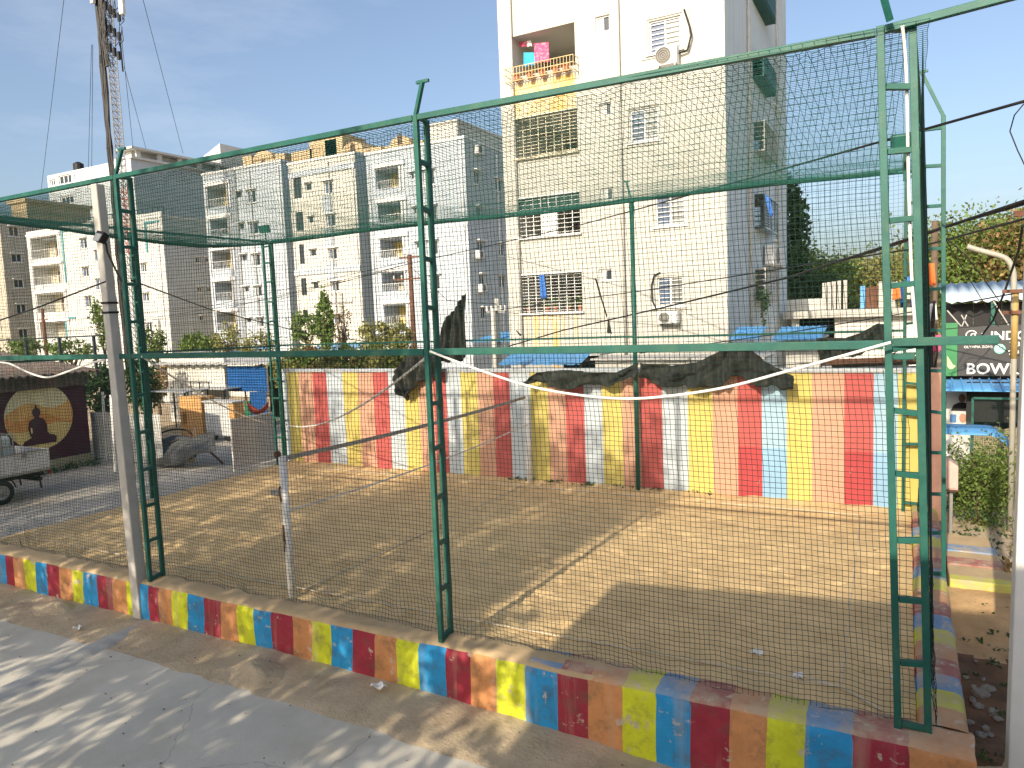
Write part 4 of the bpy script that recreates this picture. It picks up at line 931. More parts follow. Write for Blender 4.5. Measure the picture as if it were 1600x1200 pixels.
m_greyside = mat('grey_side', (.50, .55, .575), .9, .06, .5, dirt=(.38, .41, .42), dirt_amt=.4, dscale=.3, streak=(.30, .32, .32), streak_amt=.5)
m_cream2 = mat('pale_plaster', (.60, .585, .53), .9, .06, .5, dirt=(.44, .41, .33), dirt_amt=.3, dscale=.2, streak=(.5, .46, .36), streak_amt=.25)
m_beige = mat('beige_plaster', (.46, .43, .35), .9, .06, .5, dirt=(.37, .34, .28), dirt_amt=.3, dscale=.2)
m_white2 = mat('white_plaster', (.58, .59, .57), .9, .06, .5, dirt=(.52, .50, .44), dirt_amt=.3, dscale=.2, streak=(.5, .48, .42), streak_amt=.25)
m_tan = mat('tan_plaster', (.52, .40, .24), .9, .1, .5, dirt=(.38, .27, .15), dirt_amt=.4, dscale=.3)
YC = 53
bC, x0, x1, z1, f, g = block('apartment_block', 'grey apartment block with railed balconies and a pale roof room, next to the tall tower', YC, (580, 400), (733, 400), (600, 238), -.5, 15, m_grey, m_greyside,
    [(586.5, 266.5, 623.7, 291), (590, 320.5, 627, 345), (593.5, 375, 629.5, 400.5), (596.5, 427.5, 632.5, 453.6), (600, 478, 635.5, 505)],
    [(661, 267, 679, 288), (664, 322, 683, 343), (667, 376, 685, 398), (671, 430, 688, 452)], [(641, 270, 647, 280), (645, 324, 651, 334), (649, 378, 655, 388)], (),
    [(741, 266, 750, 289), (774, 279, 785, 300), (744, 322, 753, 342), (746, 376, 756, 396), (779, 380, 788, 400), (749, 428, 758, 448), (780, 430, 790, 450), (751, 480, 760, 498)])
h = rect(YC+2, 668, 198, 716, 234); q = MB(); q.box(h[0], h[1], YC+2, YC+11, z1-.7, h[3]); q.box(h[0]-.1, h[1]+.1, YC+1.9, YC+11.1, h[3]+.003, h[3]+.2); q.build('roof_room', m_cream2, bC)
h = rectx(x1+.4, 746, 228, 756, 242); ac(g, h[0], h[0]+1.0, h[2], h[2]+.65, 'air conditioner unit near the roof on the side of the grey block by the tower')
h = rectx(x1+.4, 748, 395, 756, 404); ac(g, h[0], h[0]+1.0, h[2], h[2]+.65, 'middle air conditioner unit on the side of the grey block by the tower')
h = rectx(x1+.4, 752, 446, 760, 456); ac(g, h[0], h[0]+1.0, h[2], h[2]+.65, 'lowest air conditioner unit on the side of the grey block by the tower')
bB, x0, x1, z1, f, g = block('apartment_block', 'cream apartment block with grey bands between the two grey blocks', YC+.5, (453, 300), (557, 300), (460, 257), -.5, 14, m_cream2, m_greyside, (),
    [(506, 284, 520, 302), (510, 336, 524, 353), (513, 389, 527, 405), (517, 440, 530, 455), (520, 491, 533, 506)], [(477, 287, 487, 297), (481, 339, 490, 348), (484, 390, 494, 400), (488, 441, 498, 451), (492, 492, 501, 500)],
    [(458, 279, 472, 309), (462, 332, 475, 360), (467, 382, 476, 412), (470, 435, 480, 461), (473, 484, 482, 499)], ())
for (u0, v0, u1, v1) in ((504, 307, 521, 333), (508, 358, 524, 386), (512, 410, 527, 437)):
    h = rect(YC+.5, u0, v0, u1, v1); q = MB(); bar(q, f, h[0], h[1], h[2], h[3], -.06, -.003); q.build('grey_panel', m_grey, bB)
for v in (274, 427):
    p = aty(460, v, YC+.5); q = MB(); bar(q, f, x0, x1, p[2]-.25, p[2]+.25, -.12, -.004); q.build('band', m_grey, bB)
q = MB(); p = Vector(aty(566, 246, YC+8)); n = 10
q.prism([(p.x-2.4+4.8*i/n, p.z-3.2+2.0*math.sin(math.pi*i/n)) for i in range(n+1)], lambda a, b, d: (a, d, b), YC+5, YC+12); q.build('barrel_roof', m_greyside, bB)
bA, x0, x1, z1, f, g = block('apartment_block', 'grey apartment block with yellow-walled balconies left of the cream block', YC+3, (317.5, 290), (441, 290), (330, 272), -.5, 14, m_grey, m_greyside,
    [(323, 294, 355, 321), (328, 345, 357, 367), (331, 394, 362, 418), (335, 442, 364, 468), (338, 490, 369, 515)],
    [(385, 298, 400, 316), (388, 348, 404, 365), (393, 397, 407, 415), (397, 447, 409, 463), (401, 496, 412, 511)], [(369, 300, 378, 309), (373, 349, 382, 358), (377, 398, 386, 407), (381, 448, 389, 456), (384, 497, 393, 504)])
p = aty(372, 400, YC+2.9); q = MB(); q.tube([(p[0]+.3, YC+2.9, -.4), (p[0]+.3, YC+2.9, z1)], .07, 6); q.build('drain_pipe', m_innerd, bA)
bW, x0, x1, z1, f, g = block('apartment_block', 'white apartment block with open balconies behind the concrete pole', YC+5, (46, 420), (259, 420), (240, 340), -.5, 19, m_white2, m_greyside,
    [(48, 374, 92, 400), (52, 418, 96, 442), (57, 461, 102, 486), (62, 505, 107, 528)],
    [(124, 373, 136, 388), (128, 418, 139, 432), (132, 463, 143, 479), (147, 391, 157, 408), (149, 436, 160, 453), (142, 347, 153, 363), (220, 412, 229, 425), (223, 458, 233, 471), (227, 504, 238, 518)], (), (),
    [(306, 402, 313, 411), (321, 402, 327, 410), (309, 448, 316, 456), (324, 448, 330, 456), (312, 493, 319, 501)], inner=m_inner)
# teal framed ornament panels and roof railing on it
m_teal = mat('teal_trim', (.10, .30, .33), .8, .1)
for r in ((96, 360, 119, 440), (102, 496, 122, 530), (226, 347, 252, 392)):
    h = rect(YC+5, *r); q = MB(); bar(q, f, h[0], h[0]+.25, h[2], h[3], -.12, -.004); bar(q, f, h[0]+.25, h[1], h[3]-.25, h[3], -.12, -.004); q.build('teal_trim', m_teal, bW)
for i in range(26):
    pass
q = MB()
for i in range(30): a = x0+(x1-x0)*i/29; q.box(a-.03, a+.03, YC+5.3, YC+5.36, z1-.5, z1+1.2)
q.box(x0, x1, YC+5.29, YC+5.37, z1+1.2, z1+1.28); q.build('roof_railing', m_glass, bW)
YE = 60; c0 = aty(7, 430, YE); X1 = c0[0]; zt = aty(0, 336, YE)[2]
bE = thing('apartment_block', 'beige apartment block at the left edge with its shaded side towards the street', 'building', (X1-6, YE+8, -.5)); g = fx(X1)
E = [rectx(X1, *r) for r in ((13, 353, 30, 370), (17, 396, 35, 410), (21, 436, 38, 450), (25, 475, 42, 490), (29, 514, 45, 528))]
mb = MB(); wall_holes(mb, g, YE, YE+22, -.5, zt, [e+(.2,) for e in E]); mb.face([(X1-16, YE, -.5), (X1, YE, -.5), (X1, YE, zt), (X1-16, YE, zt)]); mb.face([(X1-16, YE, zt), (X1, YE, zt), (X1, YE+22, zt), (X1-16, YE+22, zt)]); mb.build('wall', m_beige, bE)
for e in E: window(bE, g, e, m_frame, m_glass, .18, 1, 0, True, True, fw=.1)
for v in (425, 465, 502):
    p = atx(20, v, X1); q = MB(); bar(q, g, YE+.05, YE+21, p[2]-.08, p[2]+.08, -.08, -.003); q.build('string_course', m_cream2, bE)
h = rect(YE+6, 17, 320, 43, 340); q = MB(); q.box(h[0], h[1], YE+6, YE+16, zt+.003, h[3]); q.box(h[0]-.4, h[1]+.4, YE+5.6, YE+16.4, h[3]+.003, h[3]+.5); q.build('roof_room', m_tan, bE)
# tall pale tower block far behind
YT = 100; x0 = aty(76, 300, YT)[0]; x1 = aty(211, 300, YT)[0]; zt = aty(211, 247, YT)[2]; zl = aty(120, 265, YT)[2]
bT = thing('tower_block', 'large pale grey tower block rising far behind the white block', 'building', ((x0+x1)/2, YT+20, -.5)); f = fy(YT); g = fx(x1)
R = [rect(YT, *r) for r in ((78, 281, 88, 289), (91, 275, 112, 285), (115, 273, 119, 280), (81, 314, 90, 322), (94, 308, 115, 317), (82, 330, 91, 337), (96, 324, 117, 332))]
S = [rectx(x1, u0, v0, u1, v1) for (u0, v0, u1, v1) in ((218, 246, 238, 259), (240, 250, 256, 262), (258, 253, 274, 264), (222, 285, 262, 291), (222, 303, 262, 309), (285, 268, 330, 272), (222, 320, 262, 326))]
mb = MB(); wall_holes(mb, f, x0, x1, -.5, zl, [r+(.4,) for r in R if r[3] < zl-.2]); wall_holes(mb, g, YT, YT+70, -.5, zt, [s_+(.5,) for s_ in S])
# stepped roof line
mb.box(x0+(x1-x0)*.86, x1-.01, YT-.4, YT+40, zl-3, zt, 0); mb.face([(x0, YT, zl), (x1, YT, zl), (x1, YT+70, zl), (x0, YT+70, zl)]); mb.face([(x0, YT, -.5), (x0, YT, zl), (x0, YT+70, zl), (x0, YT+70, -.5)]); mb.build('wall', m_greyside, bT)
for r in R:
    if r[3] < zl-.2: window(bT, f, r, m_frame, m_glass, .35, 2, 0, False, False, fw=.2)
for s_ in S: window(bT, g, s_, m_frame, m_glass, .45, 4, 0, False, False, fw=.25)
q = MB(); q.box(x1-5, x1+.6, YT-.6, YT+42, zt+.01, zt+.45); q.build('roof_slab', m_white2, bT)
q = MB(); q.box(x1-4, x1-1.5, YT+1, YT+38, zt+.46, zt+1.9)
for k in range(8): q.box(x1-.4, x1, YT+1+k*5, YT+2+k*5, zt+.46, zt+1.95)
q.box(x1-4.5, x1+.8, YT-.5, YT+40, zt+1.97, zt+2.4); q.build('roof_terrace', m_white2, bT)
q = MB(); p = aty(122, 253, YT+4); q.tube([(p[0], YT+4, p[2]-2.0), (p[0], YT+4, p[2]-.5), (p[0], YT+4, p[2]-.4), (p[0], YT+4, p[2])], [1.1, 1.1, 1.0, .3], 12); q.build('water_tank', m_black, bT)
# white gabled hall and the ornate tan building behind
YG = 190; h = rect(YG, 300, 233, 346, 262); q = MB()
q.prism([(h[0], -.5), (h[1], -.5), (h[1], h[3]), (h[0]-9, h[3]-9)], lambda a, b, d: (a, d, b), YG, YG+20); tag(q.build('gabled_house', m_white2), 'white sloping roofed house peeking over the grey block at left', 'building')
YO = 78; zo = aty(450, 262, YO)[2]
bO = thing('ornate_building', 'tan building with stepped gables and domes showing above the apartment roofs', 'building', (aty(500, 260, YO)[0], YO+6, -.5))
xa = aty(372, 262, YO)[0]; xb = aty(662, 240, YO)[0]; q = MB(); q.box(xa, xb, YO, YO+12, -.5, zo+.5); q.build('wall', m_tan, bO)
for (u0, v0, u1, kind) in ((384, 246, 398, 0), (400, 240, 432, 2), (434, 243, 450, 0), (460, 240, 478, 0), (488, 224, 540, 1), (478, 236, 492, 0), (540, 226, 572, 2), (512, 221, 530, 0), (572, 234, 600, 0), (598, 236, 616, 0), (614, 217, 646, 2), (636, 228, 662, 0)):
    p = aty(u0, v0, YO); r = aty(u1, v0, YO); w = r[0]-p[0]; q = MB()
    q.box(p[0], r[0], YO-.6, YO+7+(u0 % 5), zo-2, p[2]-.3*w*(kind == 2))
    if kind == 2:
        cx = (p[0]+r[0])/2; n = 10; q.prism([(cx+w/2*math.cos(math.pi*i/n), p[2]-.3*w+.3*w*math.sin(math.pi*i/n)) for i in range(n+1)], lambda a, b, d: (a, d, b), YO-.7, YO+6)
    if kind == 1: q.box(p[0]+w*.15, p[0]+w*.4, YO-.65, YO+5, p[2], p[2]+.9); q.box(p[0]+w*.55, p[0]+w*.9, YO-.65, YO+5, p[2], p[2]+.7)
    o = q.build('gable', m_tan, bO)
    n_ = 1 if kind == 2 else 0; d = MB()
    for k in range(n_):
        a = p[0]+w*(k+.5)/n_; d.prism([(a-.35, zo+.3), (a+.35, zo+.3), (a+.35, zo+1.2), (a, zo+1.6), (a-.35, zo+1.2)], lambda x, y, dd: (x, dd, y), YO-.75, YO-.5)
    if n_: d.build('niche', m_door, o)
# ------------------------------------------------------------------ left street: mural, truck, fence, junk, shed
MX = -25.2; G = -.1; fm_ = fx(MX)
m_maroon = mat('maroon_wall', (.085, .022, .04), .85, .15, 2, bump=.15, bscale=30)
mu = thing('mural_wall', 'dark maroon wall with a painted sunset disc and a seated figure silhouette', 'wall', (MX-.3, 13, G))
q = MB(); q.box(MX-6, MX, 6.5, 15.5, .25, 3.0); q.build('wall', m_maroon, mu)
q = MB(); q.box(MX-6, MX+.06, 6.5, 15.52, -.3, .246); q.build('plinth', mat('yellow_plinth', (.42, .38, .24), .9, .2, 3, bump=.4, bscale=30, dirt=(.2, .17, .1), dirt_amt=.6, dscale=1.5), mu)
m_corr = mat('rusty_sheet', (.17, .14, .12), .8, .3, 3, dirt=(.26, .12, .06), dirt_amt=.6, dscale=1.5)
n = 180; P = np.zeros((n, 3, 3))
for i in range(n):
    y = 6.4+9.3*i/(n-1); z = .05*math.sin(i*1.3); P[i, 0] = (MX+.75, y, 3.12+z); P[i, 1] = (MX-1, y, 3.32+z); P[i, 2] = (MX-6, y, 3.9+z)
solid(MB().grid(P).build('roof_sheet', m_corr, mu, smooth=True), .02)
q = MB(); n = 120; P = np.zeros((n, 2, 3))
for i in range(n): y = 10.2+5.3*i/(n-1); d = .035*math.sin(i*1.5); P[i, 0] = (MX+.2+d, y, 2.66); P[i, 1] = (MX+.2+d, y, 3.10)
solid(q.grid(P).build('valance_sheet', m_corr, mu), .01)
disc_c = (13.89, 1.74); Rr = 1.09
q = MB(); q.disc(disc_c, Rr, fm_, -.006, 64); q.build('sun_disc', mat('disc_pale', (.80, .74, .46), .85, .12, 1.2, dirt=(.80, .60, .25), dirt_amt=.55, dscale=.9), mu)
def clip_hills(fun, m, d, name):
    q = MB(); n = 40
    for i in range(n):
        a0 = disc_c[0]-Rr+2*Rr*i/n; a1 = disc_c[0]-Rr+2*Rr*(i+1)/n
        pts = []
        for a in (a0, a1):
            hh = math.sqrt(max(0, Rr*Rr-(a-disc_c[0])**2)); lo = disc_c[1]-hh; hi = disc_c[1]+hh; pts.append((a, lo, min(max(fun(a-disc_c[0]), lo), hi)))
        q.face([fm_(pts[0][0], pts[0][1], d), fm_(pts[1][0], pts[1][1], d), fm_(pts[1][0], pts[1][2], d), fm_(pts[0][0], pts[0][2], d)])
    q.build(name, m, mu)
clip_hills(lambda s: disc_c[1]+.30+.16*math.sin(s*3.2+2.6)+.30*max(0, s-.2), mat('hill_ochre', (.80, .48, .16), .85, .2, 1.5), -.009, 'painted_hills')
clip_hills(lambda s: disc_c[1]-.02+.14*math.sin(s*4.0+1.2)-.1*s, mat('hill_orange', (.75, .33, .09), .85, .25, 2.0, dirt=(.80, .52, .18), dirt_amt=.8, dscale=1.3), -.012, 'painted_hills')
clip_hills(lambda s: disc_c[1]-.40+.10*math.sin(s*3.0)+.05, mat('hill_yellow', (.78, .60, .24), .85, .15, 2.0), -.015, 'painted_hills')
fig = [(-.78, -1.02), (-.62, -.80), (-.30, -.66), (-.38, -.52), (-.42, -.25), (-.38, .02), (-.30, .12), (-.12, .20), (-.11, .28), (-.17, .34), (-.19, .50), (-.14, .60), (-.06, .66), (-.02, .80), (0, .86), (.02, .80), (.06, .66), (.14, .60), (.19, .50), (.17, .34), (.10, .28), (.11, .20), (.28, .14), (.36, .04), (.42, -.22), (.42, -.5), (.52, -.62), (.72, -.66), (.80, -.78), (.78, -1.02)]
q = MB(); q.face([fm_(disc_c[0]-.10+a*.72, disc_c[1]-.18+b*.72, -.02) for a, b in fig]); q.build('painted_figure', m_maroon, mu)
gap = [(-.30, -.52), (-.24, -.42), (-.25, -.26), (-.31, -.18), (-.33, -.34)]
q = MB(); q.face([fm_(disc_c[0]-.10+a*.72, disc_c[1]-.18+b*.72, -.023) for a, b in gap]); q.build('painted_gap', MATS['hill_yellow'], mu)

# pickup truck with a caged water tank
tx = -21.35; tr = thing('pickup_truck', 'white flatbed pickup truck cut off by the left edge, in front of the mural', 'truck', (tx-.8, 9.6, G))
m_tr = mat('truck_white', (.66, .66, .63), .45, .06, 4, spec=.5, dirt=(.35, .30, .24), dirt_amt=.5, dscale=2.2)
def panel(x0, x1, y0, y1, z0, z1, nm, m=m_tr): return bevel(MB().box(x0, x1, y0, y1, z0, z1).build(nm, m, tr), .012)
panel(tx-1.6, tx, 7.7, 11.9, .66, .74, 'bed_floor')
sd = panel(tx-.04, tx, 7.7, 11.9, .74, 1.22, 'side_board'); panel(tx-1.6, tx-1.56, 7.7, 11.9, .74, 1.22, 'side_board'); tg = panel(tx-1.555, tx-.045, 11.86, 11.9, .74, 1.22, 'tailgate')
MB().box(tx-.03, tx+.02, 7.7, 11.92, .62, .68).build('side_rail', m_steel, sd); MB().box(tx-.03, tx+.015, 7.7, 11.91, 1.19, 1.225).build('side_rail', m_steel, sd)
panel(tx-.06, tx+.02, 11.84, 11.93, .70, 1.24, 'corner_post')
panel(tx-1.3, tx-1.15, 6.0, 11.9, .46, .64, 'chassis_rail', m_black); panel(tx-.45, tx-.3, 6.0, 11.9, .46, .64, 'chassis_rail', m_black)
panel(tx-1.35, tx-.1, 11.6, 11.75, .34, .42, 'rear_bumper', m_black)
for x in (tx-1.2, tx-.18): MB().beam((x, 11.68, .62), (x+.02, 11.72, .12), .05, .03).build('mud_flap', m_black, tr)
panel(tx-1.55, tx-.05, 5.2, 7.55, .55, 1.2, 'cab'); panel(tx-1.5, tx-.1, 5.6, 7.5, 1.2, 1.95, 'cab_roof')
MB().box(tx-.10, tx-.09, 5.8, 7.3, 1.28, 1.85).build('cab_window', m_glass, tr)
for k in range(5): MB().box(tx+.001, tx+.012, 7.8+k*.8, 7.83+k*.8, .76, 1.18).build('rib', m_tr, sd)
for k in range(3): MB().box(tx+.002, tx+.035, 8.6+k*1.3, 8.72+k*1.3, 1.08, 1.2).build('latch', m_steel, sd)
MB().box(tx-.12, tx-.02, 11.905, 11.94, .5, .6).build('tail_lamp', mat('lamp_red', (.4, .02, .02), .3), tr)
q = MB(); q.tube([(tx-.12, 10.62+.42*math.cos(a), .23+.42*math.sin(a)) for a in [.15+2.84*i/10 for i in range(11)]], .02, 5); q.build('mudguard', m_black, tr)
def wheel(x, y, nm='wheel'):
    w = MB(); r = .33; a = [(x-.12, r*.86), (x-.11, r), (x+.08, r), (x+.10, r*.86), (x+.10, r*.6)]; n = 28
    P = np.array([[(px, y+pr*math.cos(6.2832*i/n), G+r+pr*math.sin(6.2832*i/n)) for px, pr in a] for i in range(n+1)]); w.grid(P); wo_ = w.build(nm, m_black, tr, smooth=True)
    d = MB(); P = np.array([[(px, y+pr*math.cos(6.2832*i/n), G+r+pr*math.sin(6.2832*i/n)) for px, pr in ((x+.09, r*.62), (x+.075, r*.52), (x+.05, r*.30), (x+.09, r*.24), (x+.095, .001))] for i in range(n+1)]); d.grid(P); d.build('rim', m_steel, wo_, smooth=True)
wheel(tx-.12, 10.62); wheel(tx-1.45, 10.62); wheel(tx-.12, 6.3); wheel(tx-1.45, 6.3)
MB().beam((tx-1.4, 10.62, .23), (tx-.2, 10.62, .23), .08).build('axle', m_black, tr)
ib = thing('water_tank', 'pale square water tank in a steel tube cage standing on the truck bed', 'tank', (tx-.8, 10.6, .745))
y0, y1, z0, z1 = 9.95, 11.15, .78, 1.72
bevel(MB().box(tx-1.35, tx-.30, y0+.03, y1-.03, z0+.03, z1-.04).build('tank', mat('tank_plastic', (.50, .58, .56), .35, .08, 3), ib), .06, 3)
q = MB()
for x in (tx-1.38, tx-.27):
    for k in range(5): y = y0+(y1-y0)*k/4; q.beam((x, y, z0), (x, y, z1), .022)
    for k in range(4): z = z0+(z1-z0)*k/3; q.beam((x, y0, z), (x, y1, z), .022)
for y in (y0, y1):
    for k in range(4): z = z0+(z1-z0)*k/3; q.beam((tx-1.38, y, z), (tx-.27, y, z), .022)
    for k in range(1, 4): x = tx-1.38+1.11*k/4; q.beam((x, y, z0), (x, y, z1), .022)
q.build('cage', m_steel, ib)

# white corrugated sheet fence, each sheet its own piece
fc = thing('sheet_fence', 'white corrugated sheet fence right of the painted mural', 'fence', (-24, 15.9, G))
m_wsheet = mat('white_sheet', (.50, .50, .47), .6, .12, 3, dirt=(.30, .24, .18), dirt_amt=.45, dscale=2)
xa, xb = -25.6, -21.9; ns = 5
for k in range(ns):
    P = np.zeros((25, 2, 3)); x0 = xa+(xb-xa)*k/ns; x1 = xa+(xb-xa)*(k+1)/ns+.05
    for i in range(25):
        x = x0+(x1-x0)*i/24; y = 15.85+.02*math.sin(i*1.6)+.012*(k % 2); P[i, 0] = (x, y, -.05); P[i, 1] = (x, y, 1.62+.03*math.sin(k*2.1))
    solid(MB().grid(P).build('sheet', m_wsheet, fc), .006)
for i, (u, v0, v1) in enumerate(((163, 612, 720), (178, 617, 736))):
    p = atz(u+4, v1, G); tp_ = aty(u-3, v0, p[1]); mb = MB().beam((p[0], p[1], G-.1), (tp_[0], p[1], tp_[2]), .11 if i else .06)
    tag(mb.build('fence_post', m_white_paint), ['thin pale post standing in front of the corrugated fence', 'thick white weathered post standing right of the thin one by the corrugated fence'][i], 'post')
p = atz(164, 690, G)
# white gate panel by the corner of the court
gt = thing('gate_panel', 'white sheet gate panel standing at the far left corner of the court', 'gate', (-18.6, 16.8, G)); ggx = fx(-18.6)
q = MB(); bar(q, ggx, 15.98, 17.7, -.02, 1.52, 0, .015); q.build('sheet', mat('gate_white', (.62, .61, .60), .6, .08, 3, dirt=(.4, .36, .32), dirt_amt=.4, dscale=2), gt)
for (a0, a1, b0, b1) in ((15.93, 15.98, -.12, 1.57), (17.7, 17.75, -.12, 1.57), (15.98, 17.7, 1.52, 1.57), (15.98, 17.7, .12, .16)):
    q = MB(); bar(q, ggx, a0, a1, b0, b1, -.02, .03); q.build('frame_bar', m_white_paint, gt)

# yard behind: cabinets, tables, tank, shed
m_orange = mat('orange_board', (.60, .34, .13), .8, .15, 4, dirt=(.4, .22, .09), dirt_amt=.4, dscale=2)
cb = thing('cabinet', 'light orange wooden cabinet with a square hole standing in the yard', 'cabinet', (-26.2, 20.5, G))
h = rect(20.4, 279, 620, 318, 682); a0, a1, zt = h[0], h[1], h[3]; fcab = fy(20.4); mb = MB()
wall_holes(mb, fcab, a0, a1, G, zt, [(a0+.15, a0+.42, .45, 1.0, .3)]); mb.face([(a1, 20.4, G), (a1, 21.1, G), (a1, 21.1, zt), (a1, 20.4, zt)]); mb.face([(a0, 20.4, zt), (a1, 20.4, zt), (a1, 21.1, zt), (a0, 21.1, zt)]); mb.face([(a0, 20.4, G), (a0, 20.4, zt), (a0, 21.1, zt), (a0, 21.1, G)]); mb.build('body', m_orange, cb)
for i in range(4): q = MB(); bar(q, fcab, a0-.02, a1+.02, zt-.02-.22*i-.02, zt-.02-.22*i, -.03, -.002); q.build('shelf_edge', m_orange, cb)
for i in range(4): q = MB(); bar(q, fcab, a0+.02, a0+.07, .1+.35*i, .15+.35*i, -.03, -.003); q.build('hinge', m_steel, cb)
wt = thing('white_cart', 'pale grey sheet-metal cart body with an orange end standing beside the cabinet', 'cart', (-24.8, 20.4, G))
h = rect(20.2, 319, 630, 360, 678); bevel(MB().box(h[0], h[1], 20.2, 20.7, .12, h[3]).build('body', mat('cart_grey', (.55, .56, .55), .5, .1, 3, dirt=(.34, .32, .28), dirt_amt=.4, dscale=2), wt), .02)
bevel(MB().box(h[1]+.003, h[1]+.3, 20.19, 20.7, .35, h[3]+.02).build('end_panel', m_orange, wt), .02); bevel(MB().box(h[0]-.05, h[1]+.33, 20.1, 20.8, h[3]+.024, h[3]+.10).build('lid', m_wsheet, wt), .02)
for x in (h[0]+.3, h[1]-.2): q = MB(); q.tube([(x, 20.25, .12), (x, 20.35, .12)], .22, 16); q.build('wheel', m_black, wt)
def table(u0, v0, u1, Y, label, d=1.3):
    p = aty(u0, v0, Y); r = aty(u1, v0, Y); z = p[2]; t = thing('steel_table', label, 'table', ((p[0]+r[0])/2, Y, G)); L = m_steel
    bevel(MB().box(p[0], r[0], Y, Y+d, z-.05, z).build('top', mat('table_top', (.35, .37, .37), .35, .15, 3), t), .01)
    for x in (p[0]+.05, r[0]-.05):
        for y in (Y+.05, Y+d-.05): MB().beam((x, y, G-.05), (x, y, z-.052), .05).build('leg', m_black, t)
    MB().beam((p[0], Y+.05, z-.5), (r[0], Y+.05, z-.5), .04).build('brace', m_black, t); MB().beam((p[0]+.05, Y+.05, z-.5), ((p[0]+r[0])/2, Y+.05, z-.06), .04).build('brace', m_black, t)
    for k in range(5): x = p[0]+(r[0]-p[0])*k/4; MB().beam((x, Y+d, z), (x, Y+d, z+.3), .03).build('rail_post', m_black, t)
    MB().beam((p[0], Y+d, z+.3), (r[0], Y+d, z+.3), .03).build('rail', m_black, t)
table(232, 611, 288, 21.5, 'steel table frame left of the orange cabinet'); table(290, 607, 350, 23, 'railed steel table frame behind the orange cabinet')
# rusty junk: rolled sheet, hoses, boards, rags
jk = thing('scrap_sheet', 'bent grey metal sheet lying on the street edge among scrap', 'scrap', (-21.3, 15.9, G))
P = np.zeros((30, 10, 3))
for i in range(30):
    for j in range(10):
        s, t_ = i/29, j/9; x = -22.6+2.1*s; a_ = aty(238+100*s, 738-36*s, 15.6); b_ = aty(240+98*s, 686-10*s, 16.5); P[i, j] = (a_[0]+(b_[0]-a_[0])*t_, a_[1]+(b_[1]-a_[1])*t_+.05*math.sin(s*17), max(G+.01, a_[2]+(b_[2]-a_[2])*t_**.7+.05*math.sin(s*11+t_*4)))
solid(MB().grid(P).build('sheet', mat('scrap_metal', (.08, .083, .08), .6, .3, 3, dirt=(.08, .06, .045), dirt_amt=.6, dscale=1.6), jk, smooth=True), .01)
for k, (cx, cy, r, zc) in enumerate(((-22.1, 16.6, .62, .55), (-21.5, 16.4, .5, .35))):
    pts = [(cx+r*math.cos(a), cy+.25*math.sin(a*2), zc+r*.75*math.sin(a)) for a in [6.28*i/26 for i in range(24)]]
    tag(MB().tube(pts, .03, 6).build('hose_coil', m_black, smooth=True), ['large black hose loop leaning on the scrap pile', 'smaller black hose loop on the bent metal sheet'][k], 'hose')
for k, (a, b) in enumerate((((-22.9, 16.2, G+.1), (-20.6, 16.6, .95)), ((-21.2, 16.4, 1.0), (-20.1, 16.8, G)), ((-22.6, 15.9, G+.05), (-20.9, 15.7, .06)), ((-21.0, 16.5, 1.15), (-20.7, 16.2, .2)))):
    tag(MB().beam(a, b, .09, .03).build('scrap_plank', [m_bark, m_rust, m_bark, m_bark][k]), ['long dark plank leaning across the scrap pile', 'rusty bar leaning to the right of the scrap pile', 'dark plank lying at the front of the scrap pile', 'short dark board propped upright on the scrap pile'][k], 'plank')
for k in range(7):
    c = Vector((-22.4+.28*k+random.uniform(-.1, .1), 16.2+random.uniform(-.2, .2), G+.45-.04*k)); mb = MB(); mb.ball(c, random.uniform(.08, .15), 8, 5, 0, (1.3, .9, .7))
    for i, v in enumerate(mb.v): mb.v[i] = (v[0]+random.uniform(-.03, .03), v[1]+random.uniform(-.03, .03), v[2]+random.uniform(-.03, .03))
    tag(mb.build('rubble_sack', [m_wsheet, m_conc, m_dirt, m_conc][k % 4]), 'crumpled sack or rubble lump on the scrap pile beside the street', 'rubble', 'lumps on the scrap pile')
# blue shed with corrugated roof
sh = thing('blue_shed', 'blue corrugated sheet shed with a beige side wall behind the yard', 'shed', (-27, 24.5, G)); YS = 24
h = rect(YS, 354, 572, 418, 612); h2 = rect(YS, 262, 592, 354, 622); m_blue = mat('blue_sheet', (.015, .10, .30), .5, .15, 3, spec=.4, dirt=(.03, .06, .14), dirt_amt=.4, dscale=1.5)
def corr(par, x0, x1, z0, z1, y, m, nm, horiz=True, n=40):
    P = np.zeros((n, 2, 3))
    for i in range(n):
        s = i/(n-1); d = .025*math.sin(i*1.57)
        if horiz: P[i, 0] = (x0, y+d, z0+(z1-z0)*s); P[i, 1] = (x1, y+d, z0+(z1-z0)*s)
        else: P[i, 0] = (x0+(x1-x0)*s, y+d, z0); P[i, 1] = (x0+(x1-x0)*s, y+d, z1)
    return solid(MB().grid(P).build(nm, m, par), .01)
corr(sh, h[0], h[1], h[2], h[3], YS, m_blue, 'upper_sheet'); corr(sh, h[0]+1.35, h[1]-.1, G, h[2]-.02, YS+.02, m_blue, 'lower_sheet', False)
MB().box(h2[0], h2[1], YS, YS+.15, G, 3.05).build('side_wall', m_cream2, sh); MB().box(h[0], h[1], YS+2.5, YS+2.6, G, 3.2).build('back_wall', m_black, sh)
P = np.zeros((60, 2, 3))
for i in range(60):
    s = i/59; x = h2[0]-.6+(h[1]+.5-h2[0]+.6)*s; z = 2.75+(h[3]+.12-2.75)*min(1, s*1.25)+.04*math.sin(i*1.57); P[i, 0] = (x, YS-.45, z); P[i, 1] = (x, YS+3, z+.3)
solid(MB().grid(P).build('roof', m_wsheet, sh), .02)
